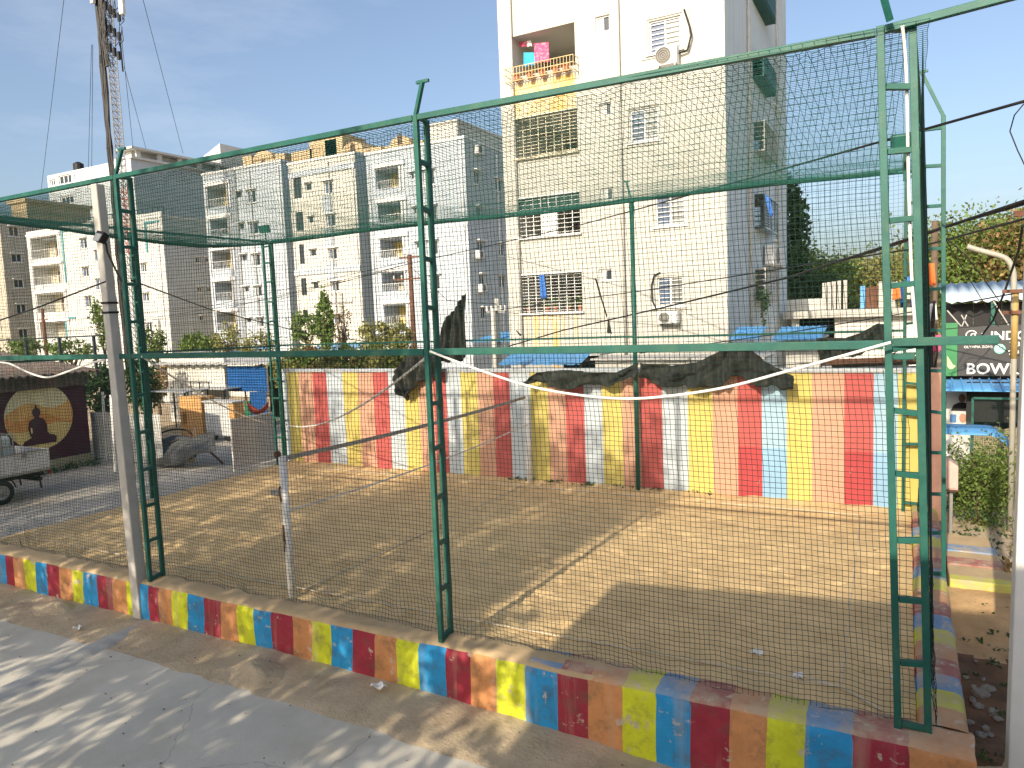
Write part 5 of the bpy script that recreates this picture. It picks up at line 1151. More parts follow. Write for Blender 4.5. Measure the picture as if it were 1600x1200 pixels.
# hammock
ha = Vector(aty(385, 626, 22)); hb = Vector(aty(420, 626, 22)); P = np.zeros((20, 7, 3))
for i in range(20):
    for j in range(7): s = i/19; p = ha.lerp(hb, s); P[i, j] = (p.x, p.y+(j-3)*.10*math.sin(math.pi*s), p.z-1.9*s*(1-s)-.10*math.sin(math.pi*s)*(1-((j-3)/3)**2))
tag(solid(MB().grid(P).build('hammock', mat('red_cloth', (.32, .06, .035), .9, .3, 6), smooth=True), .01), 'red cloth hammock slung in front of the blue shed', 'hammock')
h = rect(22.5, 382, 626, 392, 650); tag(MB().box(h[0], h[1], 22.5, 22.56, h[2], h[3]).build('green_board', mat('green_board', (.02, .14, .07), .7)), 'dark green board standing left of the hammock', 'board')
# pale buildings and sheds behind yard
tag(MB().box(*rect(30, 250, 553, 272, 600)[:2], 30, 33, G, rect(30, 250, 553, 272, 600)[3]).build('pale_hut', m_white2), 'small white hut behind the yard trees', 'hut')
tag(MB().box(*rect(34, 300, 560, 400, 590)[:2], 34, 37, G, rect(34, 300, 562, 400, 590)[3]).build('garden_wall', m_cream2), 'low cream wall behind the blue shed', 'wall')
def awning(u0, v0, u1, v1, Y, dep, label, m=None, drop=.35, name='blue_awning'):
    p = aty(u0, v0, Y+dep); q = aty(u1, v1, Y); x0 = aty(u0, v1, Y)[0]; P = np.zeros((2, 30, 3)); n = 30
    for i in range(n): x = x0+(q[0]-x0)*i/(n-1); d = .03*(1 if i % 4 == 0 else 0); P[0, i] = (x, Y, q[2]+d); P[1, i] = (x, Y+dep, q[2]+drop+d)
    return tag(solid(MB().grid(P).build(name, m or m_awn), .015), label, 'awning')
m_awn = mat('awning_blue', (.10, .32, .62), .5, .12, 2, spec=.4, dirt=(.2, .33, .45), dirt_amt=.3, dscale=1.5)
awning(340, 538, 388, 552, 40, 3, 'blue roof sheet left of the far corner post'); awning(470, 535, 580, 545, 42, 4, 'blue sheet roof behind the creeper bushes')
awning(778, 560, 905, 570, 20.5, 1.2, 'blue roof edge just above the striped wall below the apartment tower'); awning(735, 520, 800, 533, 30, 3, 'blue tarpaulin roof left of the apartment tower foot')
awning(1140, 515, 1186, 530, 24, 1.5, 'small blue awning at the right foot of the apartment tower'); awning(1206, 517, 1283, 531, 23.5, 2, 'larger blue awning right of the apartment tower')
# pale sheds just behind wall
for (u0, v0, u1, Y, label, m) in ((930, 563, 1190, 21.5, 'pale sheet lean-to behind the wall right of the thin post', m_cream2), (1228, 530, 1282, 24.5, 'cream hut under the larger blue awning', m_cream2), (880, 556, 935, 22.5, 'dark open stall at the foot of the apartment tower', m_black)):
    p = aty(u0, v0, Y); r = aty(u1, v0, Y); o = thing('lean_to', label, 'shed', ((p[0]+r[0])/2, Y+.8, -.3)); n = max(2, int((r[0]-p[0])/.7))
    for i in range(n):
        a = p[0]+(r[0]-p[0])*i/n; b = p[0]+(r[0]-p[0])*(i+1)/n-.015; MB().box(a, b, Y+.02*(i % 2), Y+.05+.02*(i % 2), -.3, p[2]).build('panel', m, o)
    MB().box(p[0]-.1, r[0]+.1, Y-.15, Y+1.6, p[2]+.003, p[2]+.06).build('roof', m_wsheet, o)
for k, (v, u0, u1) in enumerate(((566, 1290, 1440), (571, 1300, 1440), (576, 1285, 1420), (581, 1330, 1440))):
    a = aty(u0, v, 19.5+.3*k); b = aty(u1, v-6, 19.5+.3*k); tag(MB().beam(a, b, .1, .12).build('stacked_pole', [m_rust, m_bark, m_wsheet, m_black][k]), ['rusty', 'brown', 'pale', 'black'][k]+' pole lying stacked behind the right end of the striped wall', 'pole')

# ------------------------------------------------------------------ telecom mast with cables and guys
YM = 44; mc = Vector(aty(203, 420, YM)); zt = 38
tm_ = thing('telecom_mast', 'slender red and grey lattice telecom mast with a thick bundle of black cables', 'mast', (mc.x, YM, -.5))
w = .42; leg = [(mc.x+w*math.cos(a), YM+w*math.sin(a)) for a in (.4, 2.49, 4.59)]
m_mred = mat('mast_red', (.36, .06, .05), .6, .2, 5); m_mgrey = mat('mast_grey', (.22, .225, .24), .5, .15, 5)
for k in range(3):
    q = MB()
    for i in range(20):
        q.tube([(leg[k][0], leg[k][1], -.5+i*2), (leg[k][0], leg[k][1], -.5+(i+1)*2)], .05, 6, mi=0 if 6 <= i < 9 else 1)
    q.build('leg', [m_mred, m_mgrey], tm_)
q = MB()
for i in range(64):
    z = -.3+i*.6
    for k in range(3):
        a = leg[k]; b = leg[(k+1) % 3]; mi_ = 0 if 11.5 < z < 17.5 else 1
        q.beam((a[0], a[1], z), (b[0], b[1], z), .05, mi=mi_); q.beam((a[0], a[1], z), (b[0], b[1], z+.6), .045, mi=mi_)
q.build('lattice', [m_mred, m_mgrey], tm_)
q = MB()
for k in range(26):
    u0 = random.uniform(-1.2, -.62); ph = random.uniform(0, 6)
    pts = [(mc.x+u0+.05*math.sin(i*.5+ph)+(.006*(i-8)**2*.1), YM-.35+random.uniform(-.12, .12), -.4+i*2.4) for i in range(17)]
    q.tube(pts, random.uniform(.04, .07), 5)
zc_ = float(aty(180, 105, YM)[2])
for k in range(16):
    pts = [(mc.x+random.uniform(-.4, .3), YM-.5+random.uniform(-.1, .1), zc_+i*1.0) for i in range(16)]; q.tube(pts, .06, 5)
q.build('cable_bundle', m_black, tm_)
for (u, v0, v1, ww) in ((204, -40, 27, .55), (158, -30, 10, .4)):
    p = aty(u, v1, YM); bevel(MB().box(p[0]-ww/2, p[0]+ww/2, YM-.9, YM-.6, p[2], p[2]+3.0).build('antenna_panel', mat('antenna_grey', (.62, .62, .60), .5), tm_), .04)
q = MB()
for k in range(9):
    p = Vector(aty(180+random.uniform(-14, 14), random.uniform(0, 60), YM-.6)); q.tube([p, p+Vector((random.uniform(-.4, .4), 0, -.9)), p+Vector((random.uniform(.1, .7), 0, -.6)), p+Vector((.5, 0, .6))], .035, 5)
for k in range(16): p = Vector(aty(158+k % 5*7, 2+k*6, YM-.4)); q.box(p.x-.12, p.x+.12, p.y-.1, p.y+.1, p.z-.4, p.z+.3)
tag(q.build('radio_units', m_black, tm_), kind='stuff')
p = Vector(aty(192, 110, YM-.3)); q = MB(); q.beam(p+Vector((0, 0, -.1)), p+Vector((-.05, 0, 2.4)), .1); q.build('whip', m_black, tm_)
for k, (a, b) in enumerate((((101, -10, 44), (64, 300, 60)), ((143, 70, 44), (137, 300, 62)), ((145, 70, 44), (143, 300, 60)), ((221, -10, 44), (286, 240, 62)), ((194, 105, 44), (228, 232, 60)), ((190, 60, 44), (208, 232, 58)))):
    tag(MB().tube([aty(*a), aty(*b)], .025, 5).build('guy_wire', m_wire), ['outermost left guy wire of the telecom mast', 'left of the paired guy wires beside the mast', 'right of the paired guy wires beside the mast', 'outermost right guy wire of the telecom mast', 'short guy wire leaving the mast to the right', 'steepest guy wire close right of the mast'][k], 'wire')

# ------------------------------------------------------------------ utility poles behind the court
def upole(u, v0, v1, Y, r, m, label, arms=(), name='utility_pole'):
    p = aty(u, v0, Y); t = thing(name, label, 'pole', (p[0], Y, -.4)); q = MB(); q.tube([(p[0], Y, -.5), (p[0], Y, p[2])], [r*1.15, r*.85], 8); q.build('shaft', m, t, smooth=True)
    for (v, half) in arms:
        z = aty(u, v, Y)[2]; a = MB(); a.beam((p[0]-half, Y-.1, z), (p[0]+half, Y-.1, z), .1); ao = a.build('crossarm', m_steel if m is not m_rust else m_rust, t)
        for s in (-1, -.5, .5, 1): b = MB(); b.tube([(p[0]+half*s, Y-.1, z+.05), (p[0]+half*s, Y-.1, z+.28)], .05, 6); b.build('insulator', m_white_paint, ao)
    return t
upole(640, 398, 520, 40, .17, m_rust, 'rusty brown steel pole seen left of the middle ladder post', ((402, .8), (436, 1.3)))
upole(66, 482, 560, 48, .2, m_rust, 'rusty pole with a small crossarm in front of the white block', ((500, 1.0),)); upole(533, 458, 560, 36, .14, m_conc, 'pole overgrown with dry creeper in front of the cream block', ((474, .9),))
upole(770, 482, 560, 30, .13, m_conc, 'left concrete pole of the H-shaped pair beside the apartment tower'); upole(776, 466, 560, 30.4, .13, m_conc, 'right concrete pole of the H-shaped pair beside the apartment tower', ((487, .5),))
upole(1461, 345, 560, 22, .09, m_bark, 'dark thin pole behind the right side ladder post'); upole(248, 500, 540, 50, .15, m_conc, 'short pole in front of the white block right of the ladder post')
for k, u in enumerate((40, 92, 146)):
    p = aty(u, 528-2*k, 19); tag(MB().beam((p[0], 19, 2.6), (p[0], 19, p[2]), .1).build('roof_post', m_glass), ['left', 'middle', 'right'][k]+' dark post of the railing on the mural roof', 'post')
a = aty(-5, 532, 19); b = aty(160, 524, 19); tag(MB().beam(a, b, .06).build('roof_rail', m_glass), 'dark rail on posts above the mural roof', 'rail')
# ------------------------------------------------------------------ right side: sign, sheds, lamp, shrubs
SY_ = 24.0; sg = thing('bowling_sign', 'dark banner sign with white lettering above the blue awning at right', 'sign', (2.2, SY_, 2.2))
tl = aty(1497, 510, SY_); br = aty(1630, 592, SY_); sx0, sx1, sz1, sz0 = tl[0], br[0], tl[2], 2.28
m_sign = mat('sign_black', (.055, .055, .055), .6, .15, 2, bump=.1, bscale=6); m_signw = mat('sign_white', (.80, .80, .76), .6, .04)
bevel(MB().box(sx0, sx1, SY_, SY_+.06, sz0, sz1).build('banner', m_sign, sg), .01)
gl = aty(1478, 505, SY_); MB().box(gl[0], sx0-.006, SY_+.01, SY_+.06, sz0, sz1+.1).build('green_banner', mat('sign_green', (.05, .23, .09), .6, .2, 2), sg)
P0 = lambda u, v: Vector(aty(u, v, SY_-.012))
q = MB(); f = lambda a, b, d: (a, SY_-.012+d, b)
pp = [P0(u, v) for u, v in ((1480, 556), (1484, 562), (1489, 570), (1494, 572), (1489, 576), (1484, 577), (1480, 572))]
q.face([(p.x, p.y, p.z) for p in pp]); q.build('bird_emblem', mat('emblem_yellow', (.75, .72, .35), .6), sg)
k_ = abs(P0(1600, 560).x-P0(1500, 560).x)/100           # metres per photo pixel on the sign
def t_at(name, body, u, v, hpx, bold=0., sp=1., m=m_signw): p = P0(u, v); return text_mesh(name, body, hpx*k_*1.4, m, sg, (p.x, p.y, p.z), bold=bold, space=sp)
t_at('lettering', 'INDO', 1547, 531, 16, .006, 1.0); t_at('lettering', 'OLYMPIA ZONE', 1506, 544, 4.6, .0008); t_at('lettering', '733', 1577, 541, 8, .002); t_at('lettering', '949', 1575, 554, 8, .002)
t_at('lettering', 'BOWL', 1509, 584, 20, .008, 1.0)
# slab serifs on the big letters
q = MB()
for (u, v) in ((1590, 584),):
    p = P0(u, v); q.box(p.x-.02, p.x+.12, p.y-.002, p.y+.006, p.z-.012, p.z+.02)
q.build('serifs', m_signw, sg)
c = P0(1522, 524); q = MB()
for (cx, cz, r, a0, a1) in ((-.06, 0, .13, .6, 5.6), (.11, .0, .09, 2.2, 7.0), (-.02, 0, .05, 0, 6.28)):
    q.tube([(c.x+cx+r*math.cos(a0+(a1-a0)*i/16), c.y, c.z+cz+r*math.sin(a0+(a1-a0)*i/16)) for i in range(17)], .017, 5)
q.build('logo_loops', m_signw, sg)
c = P0(1562, 545); q = MB(); q.disc((c.x, c.z), 9*k_, lambda a, b, d: (a, c.y+d, b), 0, 28); q.build('round_logo', mat('logo_mint', (.28, .62, .52), .5), sg)
q = MB(); q.tube([(c.x+5*k_*math.cos(.7+4.9*i/14), c.y-.004, c.z+5*k_*math.sin(.7+4.9*i/14)) for i in range(15)], .02, 5); q.build('logo_ring', m_signw, sg)
# shed behind with ribbed pale roof
sd = thing('ribbed_roof_shed', 'dark shed with a pale blue ribbed roof behind the bowling sign', 'shed', (3, 26, -.4))
e0 = aty(1474, 473, 25); r0 = aty(1476, 444, 29); P = np.zeros((2, 90, 3))
for i in range(90):
    x = e0[0]+6.5*i/89; d = .035*math.sin(i*1.57); P[0, i] = (x, 25+.03*math.sin(i*1.57), e0[2]+d); P[1, i] = (x, 29, r0[2]+d)
solid(MB().grid(P).build('roof', mat('pale_roof', (.50, .60, .66), .45, .12, 2, dirt=(.36, .44, .5), dirt_amt=.4, dscale=2), sd, smooth=True), .02)
for i in range(9): MB().box(e0[0]+.1+.7*i, e0[0]+.785+.7*i, 25.6+.03*(i % 2), 25.65+.03*(i % 2), -.4, e0[2]-.05).build('wall_panel', m_black, sd)
MB().box(2.1, 2.2, 24.6, 24.7, 2.0, 4.3).build('post', m_green, sd)
for k, (u0, v0, u1, v1) in enumerate(((1480, 485, 1502, 510), (1502, 492, 1514, 512), (1511, 490, 1503, 510), (1552, 470, 1576, 508))): MB().beam(aty(u0, v0, 24.4), aty(u1, v1, 24.4), .03).build('strut', m_steel, sd)
# blue awnings
def curved(u0, v0, u1, v1, Y, dep, rise, label, seam=7, drop=0.):
    a = aty(u0, v1, Y); b = aty(u1, v1, Y); t = thing('ribbed_awning', label, 'awning', ((a[0]+b[0])/2, Y+dep/2, a[2])); n = 40; P = np.zeros((n, 6, 3))
    for i in range(n):
        s = i/(n-1); x = a[0]+(b[0]-a[0])*s
        for j in range(6): r_ = j/5; P[i, j] = (x, Y+dep*r_, a[2]+rise*math.sin(r_*1.57)-drop*max(0, s-.7)**2*10)
    solid(MB().grid(P[:, ::-1]).build('sheet', m_awn, t, smooth=True), .012)
    for k in range(seam+1):
        x = a[0]+(b[0]-a[0])*k/seam; s = k/seam; MB().tube([(x, Y+dep*r_/5, a[2]+rise*math.sin(r_/5*1.57)+.02-drop*max(0, s-.7)**2*10) for r_ in range(6)], .022, 5).build('seam', m_awn, t)
    return t
curved(1476, 592, 1600, 611, 22.6, 1.3, float(aty(1540, 592, 23.9)[2]-aty(1540, 611, 22.6)[2]), 'ribbed blue awning directly under the bowling sign', 8)
curved(1470, 655, 1578, 678, 18.6, .6, .14, 'smooth blue awning sheet drooping at its right end above the shrub', 1, .3)
# poster wall and green cage below
pw = thing('poster_board', 'pale board with a poster of a person in a dark jacket under the blue awning', 'poster', (1.2, 23.9, 0)); h = rect(23.9, 1479, 612, 1519, 700)
MB().box(h[0], h[1], 23.9, 23.95, -.3, h[3]).build('board', m_white2, pw)
f = lambda a, b, d: (a, 23.89+d, b); c = Vector(aty(1503, 630, 23.89))
q = MB(); q.prism([(c.x-.26, c.z-.22), (c.x+.26, c.z-.22), (c.x+.2, c.z-.05), (c.x+.07, c.z+.02), (c.x-.07, c.z+.02), (c.x-.2, c.z-.05)], f, 0, .006); q.build('printed_jacket', m_black, pw)
q = MB(); q.prism([(c.x+.085*math.cos(a), c.z+.14+.12*math.sin(a)) for a in [6.283*i/16 for i in range(16)]], f, 0, .005); q.build('printed_head', mat('print_brown', (.17, .09, .06), .6), pw)
q = MB(); q.prism([(c.x+.09*math.cos(a)+.03, c.z-.42+.13*math.sin(a)) for a in [6.283*i/16 for i in range(16)]], f, 0, .005); q.build('printed_head', mat('print_tan', (.45, .24, .16), .6), pw)
q = MB(); q.prism([(c.x-.28, c.z-.55), (c.x-.13, c.z-.55), (c.x-.13, c.z-.32), (c.x-.28, c.z-.32)], f, 0, .005); q.build('printed_block', mat('print_blue', (.08, .2, .42), .6), pw)
cg = thing('green_cage', 'green mesh enclosure over dry grass under the awning at right', 'enclosure', (2.4, 21.4, -.4)); h = rect(21.2, 1520, 622, 1640, 768)
for z in (-.35, .55, h[3]): MB().beam((h[0], 21.2, z), (h[1], 21.2, z), .05).build('rail', m_green, cg)
for x in (h[0], h[0]+1.4, h[1]): MB().beam((x, 21.2, -.4), (x, 21.2, h[3]), .05).build('post', m_green, cg)
A = np.zeros((44, 46, 3))
for i in range(44):
    for j in range(46): A[i, j] = (h[0]+(h[1]-h[0])*i/43, 21.22, -.35+(h[3]+.35)*j/45)
net_mesh('mesh', A, .004, m_netg, cg, (0, 1, 0))
MB().box(h[0], h[1]+1, 23.3, 23.4, 1.1, h[3]+.2).build('back_sheet', m_black, cg)
# inside slope of dry ground
P = np.zeros((12, 6, 3))
for i in range(12):
    for j in range(6): P[i, j] = (h[0]+.1+(h[1]-h[0])*i/11, 21.3+1.9*j/5, -.38+1.35*(j/5)+.06*math.sin(i*2.3+j))
tag(MB().grid(P).build('bank', mat('dry_grass', (.40, .34, .20), .95, .25, 4, bump=.6, bscale=30), smooth=True), kind='structure')
# street lamp
LY = 18; lp_ = [Vector(aty(u, v, LY)) for u, v in ((1511, 385), (1530, 391), (1563, 400), (1576, 408), (1583, 425), (1584, 450), (1584, 560))]
lm_ = thing('street_lamp', 'pale curved-arm lamp post with a yellow collar at right', 'street lamp', (lp_[-1].x, LY, -.4))
MB().tube(smooth_pts(lp_, 5)+[Vector((lp_[-1].x, LY, -.5))], .055, 10).build('arm_pipe', mat('lamp_beige', (.36, .345, .29), .5, .1, 5), lm_, smooth=True)
z0 = aty(1584, 560, LY)[2]; z1 = aty(1584, 455, LY)[2]; MB().tube([(lp_[-1].x, LY, z0), (lp_[-1].x, LY, z1)], .066, 10).build('collar', mat('lamp_yellow', (.40, .28, .10), .6, .15, 5), lm_, smooth=True)
for v in (455, 488): p = aty(1584, v, LY); MB().beam((p[0]-.2, LY-.08, p[2]), (p[0]+.6, LY-.08, p[2]), .07).build('crossarm', m_rust, lm_)
p = Vector(aty(1600, 333, 15)); bk = thing('bracket_pole', 'rusty bracket jutting in at the right edge under the wires from a pole beyond', 'pole', (p.x+.55, p.y, -.5))
MB().beam(p+Vector((-.14, 0, 0)), p+Vector((.7, 0, 0)), .09).build('bracket', m_rust, bk); MB().tube([(p.x+.55, p.y+.12, -.5), (p.x+.55, p.y+.12, p.z+.8)], .08, 8).build('shaft', m_concpole, bk, smooth=True)
# junction box on the pillar, blue pipe bits
jb = thing('junction_box', 'pinkish sheet-metal meter box beside the peach pillar', 'meter box', (1.0, 17.3, .2)); h = rect(17.3, 1478, 722, 1497, 766)
q = MB(); q.prism([(h[0], h[2]), (h[1], h[2]), (h[1], h[3]-.08), (h[0], h[3]+.08)], fy(17.3), 0, .4); bevel(q.build('box', mat('box_pink', (.55, .40, .35), .6, .1, 3, dirt=(.35, .25, .2), dirt_amt=.4, dscale=3), jb), .008)
MB().box(h[0]+.03, h[1]-.03, 17.27, 17.3-.003, h[2]+.04, h[3]-.12).build('door', MATS['box_pink'], jb); MB().box(h[0]-.01, h[1]+.01, 17.29, 17.72, h[2]-.03, h[2]-.003).build('base', m_rust, jb); MB().beam(((h[0]+h[1])/2, 17.5, -.45), ((h[0]+h[1])/2, 17.5, h[2]-.032), .06).build('stand', m_steel, jb)
# cluttered cable bundle at the corner beyond the wall
for k in range(6):
    u = 1446+3*k; pts = [Vector(aty(u+random.uniform(-6, 6), v, 18.4+.1*k)) for v in (470, 500, 525, 548, 575, 600, 640)]
    tag(MB().tube(smooth_pts(pts, 4), .022, 5).build('hanging_cable', m_wire, smooth=True), 'black cable hanging in the tangle above the peach pillar', 'cable', 'tangled cables above the pillar')
for k, (u, v, uu, vv, m, l) in enumerate(((1450, 475, 1463, 500, m_frame, 'white rag caught in the cable tangle above the pillar'), (1449, 412, 1460, 445, mat('orange_tarp', (.75, .18, .04), .8, .2), 'orange tarpaulin bundle behind the right corner post'), (1459, 524, 1472, 548, m_pink, 'pink flowery cloth behind the side ladder post'), (1395, 447, 1406, 466, MATS['orange_tarp'], 'orange tarpaulin hanging left of the corner post'))):
    cloth([(u, v), (uu, v-1), (uu+2, vv), (u-1, vv+3)], 19 if k != 3 else 37, m, l, 'rag')

# ------------------------------------------------------------------ unfinished building in the right background
YU = 38; ub = thing('unfinished_building', 'unfinished concrete building with bare columns on its roof slab right of the tower', 'building', (-3, 41, -.5)); h = rect(YU, 1236, 487, 1440, 560)
bevel(MB().box(h[0]-.3, h[1], YU-.6, YU+8, h[3]-.35, h[3]).build('roof_slab', m_conc, ub), .02)
hw = rect(YU, 1304, 492, 1440, 560); MB().box(hw[0], h[1], YU, YU+.25, -.5, h[3]-.354).build('wall', mat('wash_white', (.66, .63, .58), .9, .1, 1.5), ub); MB().box(h[0]-.3, hw[0]-.003, YU+2.5, YU+2.7, -.5, h[3]-.354).build('dark_room', m_black, ub)
hs = rect(YU, 1236, 495, 1248, 560); MB().box(hs[0], hs[1], YU, YU+.3, -.5, h[3]-.354).build('pier', m_white2, ub)
for k, u in enumerate((1288, 1294, 1300, 1307, 1316)): p = aty(u, 442-1.5*k, YU+1); MB().box(p[0]-.09, p[0]+.09, YU+1+.5*k, YU+1.2+.5*k, h[3]+.003, p[2]).build('column', m_concpole, ub)
for u in (1378, 1398, 1418): p = aty(u, 440, YU+1); MB().box(p[0]-.13, p[0]+.13, YU+.7, YU+.96, h[3]+.003, p[2]).build('column', m_concpole, ub)
for k in range(5):
    p = aty(1350+9*k, 450, YU+1.3); MB().box(p[0], p[0]+.28, YU+1.3+.02*(k % 2), YU+1.33+.02*(k % 2), h[3]+.003, p[2]+.05*(k % 3)).build('rusty_sheet', m_rust, ub)
p = aty(1344, 447, YU+1); q = aty(1352, 447, YU+1); MB().box(p[0], q[0], YU+1, YU+1.05, h[3]+.003, p[2]).build('blue_sheet', m_awn, ub)
hp = rect(YU+3, 1240, 468, 1290, 482); MB().box(hp[0]-2, hp[1], YU+3, YU+3.2, h[3]+.003, hp[3]).build('parapet', m_cream2, ub)
MB().box(aty(1398, 468, YU-.2)[0], aty(1440, 468, YU-.2)[0], YU-.2, YU+1.5, aty(1398, 468, YU)[2]-.05, aty(1398, 468, YU)[2]).build('scaffold_board', m_black, ub)
p = aty(1418, 430, YU); tag(MB().tube([(p[0], YU+2, h[3]+.01), (p[0], YU+2, p[2]-.5), (p[0], YU+2, p[2])], [.3, .3, .12], 12).build('blue_drum', mat('drum_blue', (.02, .12, .4), .5)), 'small blue water drum on the unfinished roof', 'drum')

# ------------------------------------------------------------------ vegetation
def bush(name, label, c, r, n, s, m, stem=True, group=None, cat='shrub', ncl=30, spread=.22, shell=.3):
    t = thing(name, label, cat, (c[0], c[1], c[2]-r[2]), group); leaves('foliage', clump_points(c, r, n, ncl, spread, shell), s, m, t)
    q = MB()
    for k in range(6): a = k*1.05; q.tube([(c[0]+.05*math.cos(a), c[1]+.05*math.sin(a), c[2]-r[2]-.15), (c[0]+r[0]*.3*math.cos(a), c[1]+r[1]*.3*math.sin(a), c[2]), (c[0]+r[0]*.6*math.cos(a), c[1]+r[1]*.6*math.sin(a), c[2]+r[2]*.5)], [.035, .022, .008], 5)
    q.build('stems', m_bark, t); return t
b0 = atz(1525, 808, -.4); bush('shrub', 'leafy green shrub growing beside the meter box right of the pillar', (b0[0]+.05, 18.4, .55), (.60, .7, 1.0), 8000, .065, m_leaf, ncl=55)
bush('shrub', 'low dry shrub behind the leafy one at the foot of the green cage', (2.0, 20.3, .1), (.6, .5, .55), 900, .09, m_leafy)
wl = thing('drooping_plant', 'drooping dry leafed plant against the right-hand white pole', 'plant', tuple(atz(1583, 935, -.4)))
c = atz(1584, 905, -.1); pts = clump_points((c[0]-.02, c[1], c[2]+.0), (.14, .12, .32), 60, 6, .35); leaves('leaves', pts, .17, m_leafdry, wl, .35); q = MB(); q.tube([(c[0], c[1], -.5), (c[0]+.02, c[1], c[2]+.3)], .012, 5); q.build('stem', m_bark, wl)
c = atz(1588, 850, 0); leaves('leaves', clump_points((c[0], c[1], .35), (.18, .2, .4), 80, 6, .35), .14, m_leafy, wl, .4)
# creeper and bushes behind the striped wall, left half
rr = random.Random(3)
for k in range(11):
    u = 452+19*k; p = aty(u, 562-6*(k % 3), 19.5+.3*(k % 4)); bush('creeper_bush', ['first', 'second', 'third', 'fourth', 'fifth', 'sixth', 'seventh', 'eighth', 'ninth', 'tenth', 'eleventh'][k]+' bush from the left in the green hedge behind the striped wall', (p[0], p[1], p[2]-.35), (.72, .6, .6+.1*(k % 2)), 1700, .11, [m_leafy, m_leaf, m_leafdry, m_leaf][k % 4], group='hedge behind the striped wall', ncl=24)
def bt(name, label, u, v, Y, rx, rz, n, s, m, g=None, **kw):
    c = aty(u, v, Y); return tree(name, label, (c[0], Y, -.4), 0, (tuple(c), (rx, rx*.85, rz)), n, s, m, m_bark, g, **kw)
bt('small_tree', 'leafy climbing tree in front of the cream apartment block', 508, 503, 33, .5, 1.6, 1500, .22, m_leaf, trunk_r=.12)
bt('small_tree', 'low round tree in front of the gap between the grey and cream blocks', 478, 512, 34, 1.0, .9, 900, .22, m_leaf, trunk_r=.1)
bt('small_tree', 'thin leafed tree beside the rusty pole', 588, 524, 34, 1.0, .9, 1000, .22, m_leafy, trunk_r=.1); bt('small_tree', 'pale green tree right of the rusty pole', 625, 526, 32, .7, .8, 800, .2, m_leafy, trunk_r=.1)
bt('small_tree', 'bare creeper thicket round the overgrown pole', 535, 508, 35, .6, 1.3, 420, .16, m_leafdry, trunk_r=.08)
bt('small_tree', 'broad tree in front of the grey block with yellow balconies', 315, 540, 38, 1.7, .9, 2200, .24, m_leaf, trunk_r=.14); bt('small_tree', 'pale leafed tree beside the far corner post', 355, 530, 36, 1.0, 1.0, 800, .2, m_leafy, trunk_r=.1)
bt('small_tree', 'yellow green bush tree behind the far corner post', 405, 545, 33, 1.2, 1.0, 1200, .2, m_leafy, trunk_r=.1)
bt('small_tree', 'dense green bush right of the left ladder post', 240, 535, 32, .9, 1.0, 1200, .2, m_leaf, trunk_r=.1)
bt('small_tree', 'sparse young tree left of the concrete pole before the white block', 160, 505, 27, .6, 1.5, 650, .22, m_leaf, trunk_r=.07, nclump=16)
bt('small_tree', 'dark leafy tree between mural roof and concrete pole', 158, 610, 19.5, .75, 1.0, 1500, .2, m_leafd, trunk_r=.09); bt('small_tree', 'green tree behind the mural roof at the left edge', 30, 548, 24, 1.6, .7, 1200, .2, m_leaf, trunk_r=.12)
bt('small_tree', 'low hedge tree behind the mural roof right of the first', 110, 548, 25, 1.4, .6, 900, .2, m_leaf, trunk_r=.1); bt('small_tree', 'shady tree behind the left side ladder post', 222, 600, 22, .9, 1.1, 1400, .2, m_leafd, trunk_r=.1)
bt('small_tree', 'dry bush growing behind the steel tables', 245, 595, 26, 1.2, .8, 900, .2, m_leafdry, trunk_r=.1)
bt('small_tree', 'upright dark conifer-like tree against the apartment tower side', 1231, 388, 52, 1.2, 4.0, 3600, .34, m_leafd, trunk_r=.2)
bt('round_tree', 'round sunlit tree behind the unfinished building beside the tower', 1262, 440, 62, 3.2, 2.6, 7000, .28, m_leaf, trunk_r=.25, nclump=70)
bt('round_tree', 'olive tree behind the bare columns of the unfinished building', 1315, 454, 66, 3.0, 2.4, 5200, .30, m_leafy, trunk_r=.25, nclump=60); bt('round_tree', 'pale green tree behind the rusty sheets', 1370, 446, 70, 4.2, 2.6, 6500, .32, m_leafy, trunk_r=.25, nclump=70)
bt('round_tree', 'dark green tree low beside the unfinished building', 1276, 462, 56, 2.0, 1.5, 3000, .26, m_leafd, trunk_r=.2)
bt('round_tree', 'wide olive tree behind the corner post', 1440, 440, 66, 4.6, 3.4, 8000, .32, m_leafy, trunk_r=.3, nclump=80)
bt('round_tree', 'large bright green tree above the ribbed roof', 1548, 415, 48, 4.0, 2.9, 16000, .22, m_leaf, trunk_r=.3, nclump=110); bt('round_tree', 'dry brownish tree at the right edge above the ribbed roof', 1612, 415, 46, 2.4, 3.0, 6000, .22, m_leafdry, trunk_r=.25, nclump=60)
bt('round_tree', 'olive tree left of the large bright one', 1495, 436, 50, 2.6, 2.2, 6500, .22, m_leafy, trunk_r=.25, nclump=60)
# distant wood along the horizon
tw_ = []
for k in range(40):
    x = -40+k*2.6+random.uniform(-1, 1); tw_.append(clump_points((x, 110+random.uniform(-8, 8), 1.0), (4, 3, 3.0), 420, 12, .3))
tag(leaves('far_wood', np.concatenate(tw_), .6, m_leafy), 'far strip of trees along the horizon on the right', 'trees', kind='stuff')
# weeds at the foot of mural and wall
wd = []
for k in range(60): wd.append(clump_points((MX+.35+random.uniform(-.1, .5), 12.8+k*.045, -.02), (.16, .14, .1), 16, 3, .4))
for k in range(26): x = random.uniform(-9.5, -4); wd.append(clump_points((x, 17.28, .06), (.14, .06, .05), 10, 3, .4))
for k in range(120): x = random.uniform(.75, 1.9); y = random.uniform(8, 21); wd.append(clump_points((x, y, -.37+.3*min(1, max(0, (y-11.6)/1.4))), (.10, .10, .03), 9, 3, .4))
tag(leaves('weeds', np.concatenate(wd), .07, m_leafd), kind='stuff')
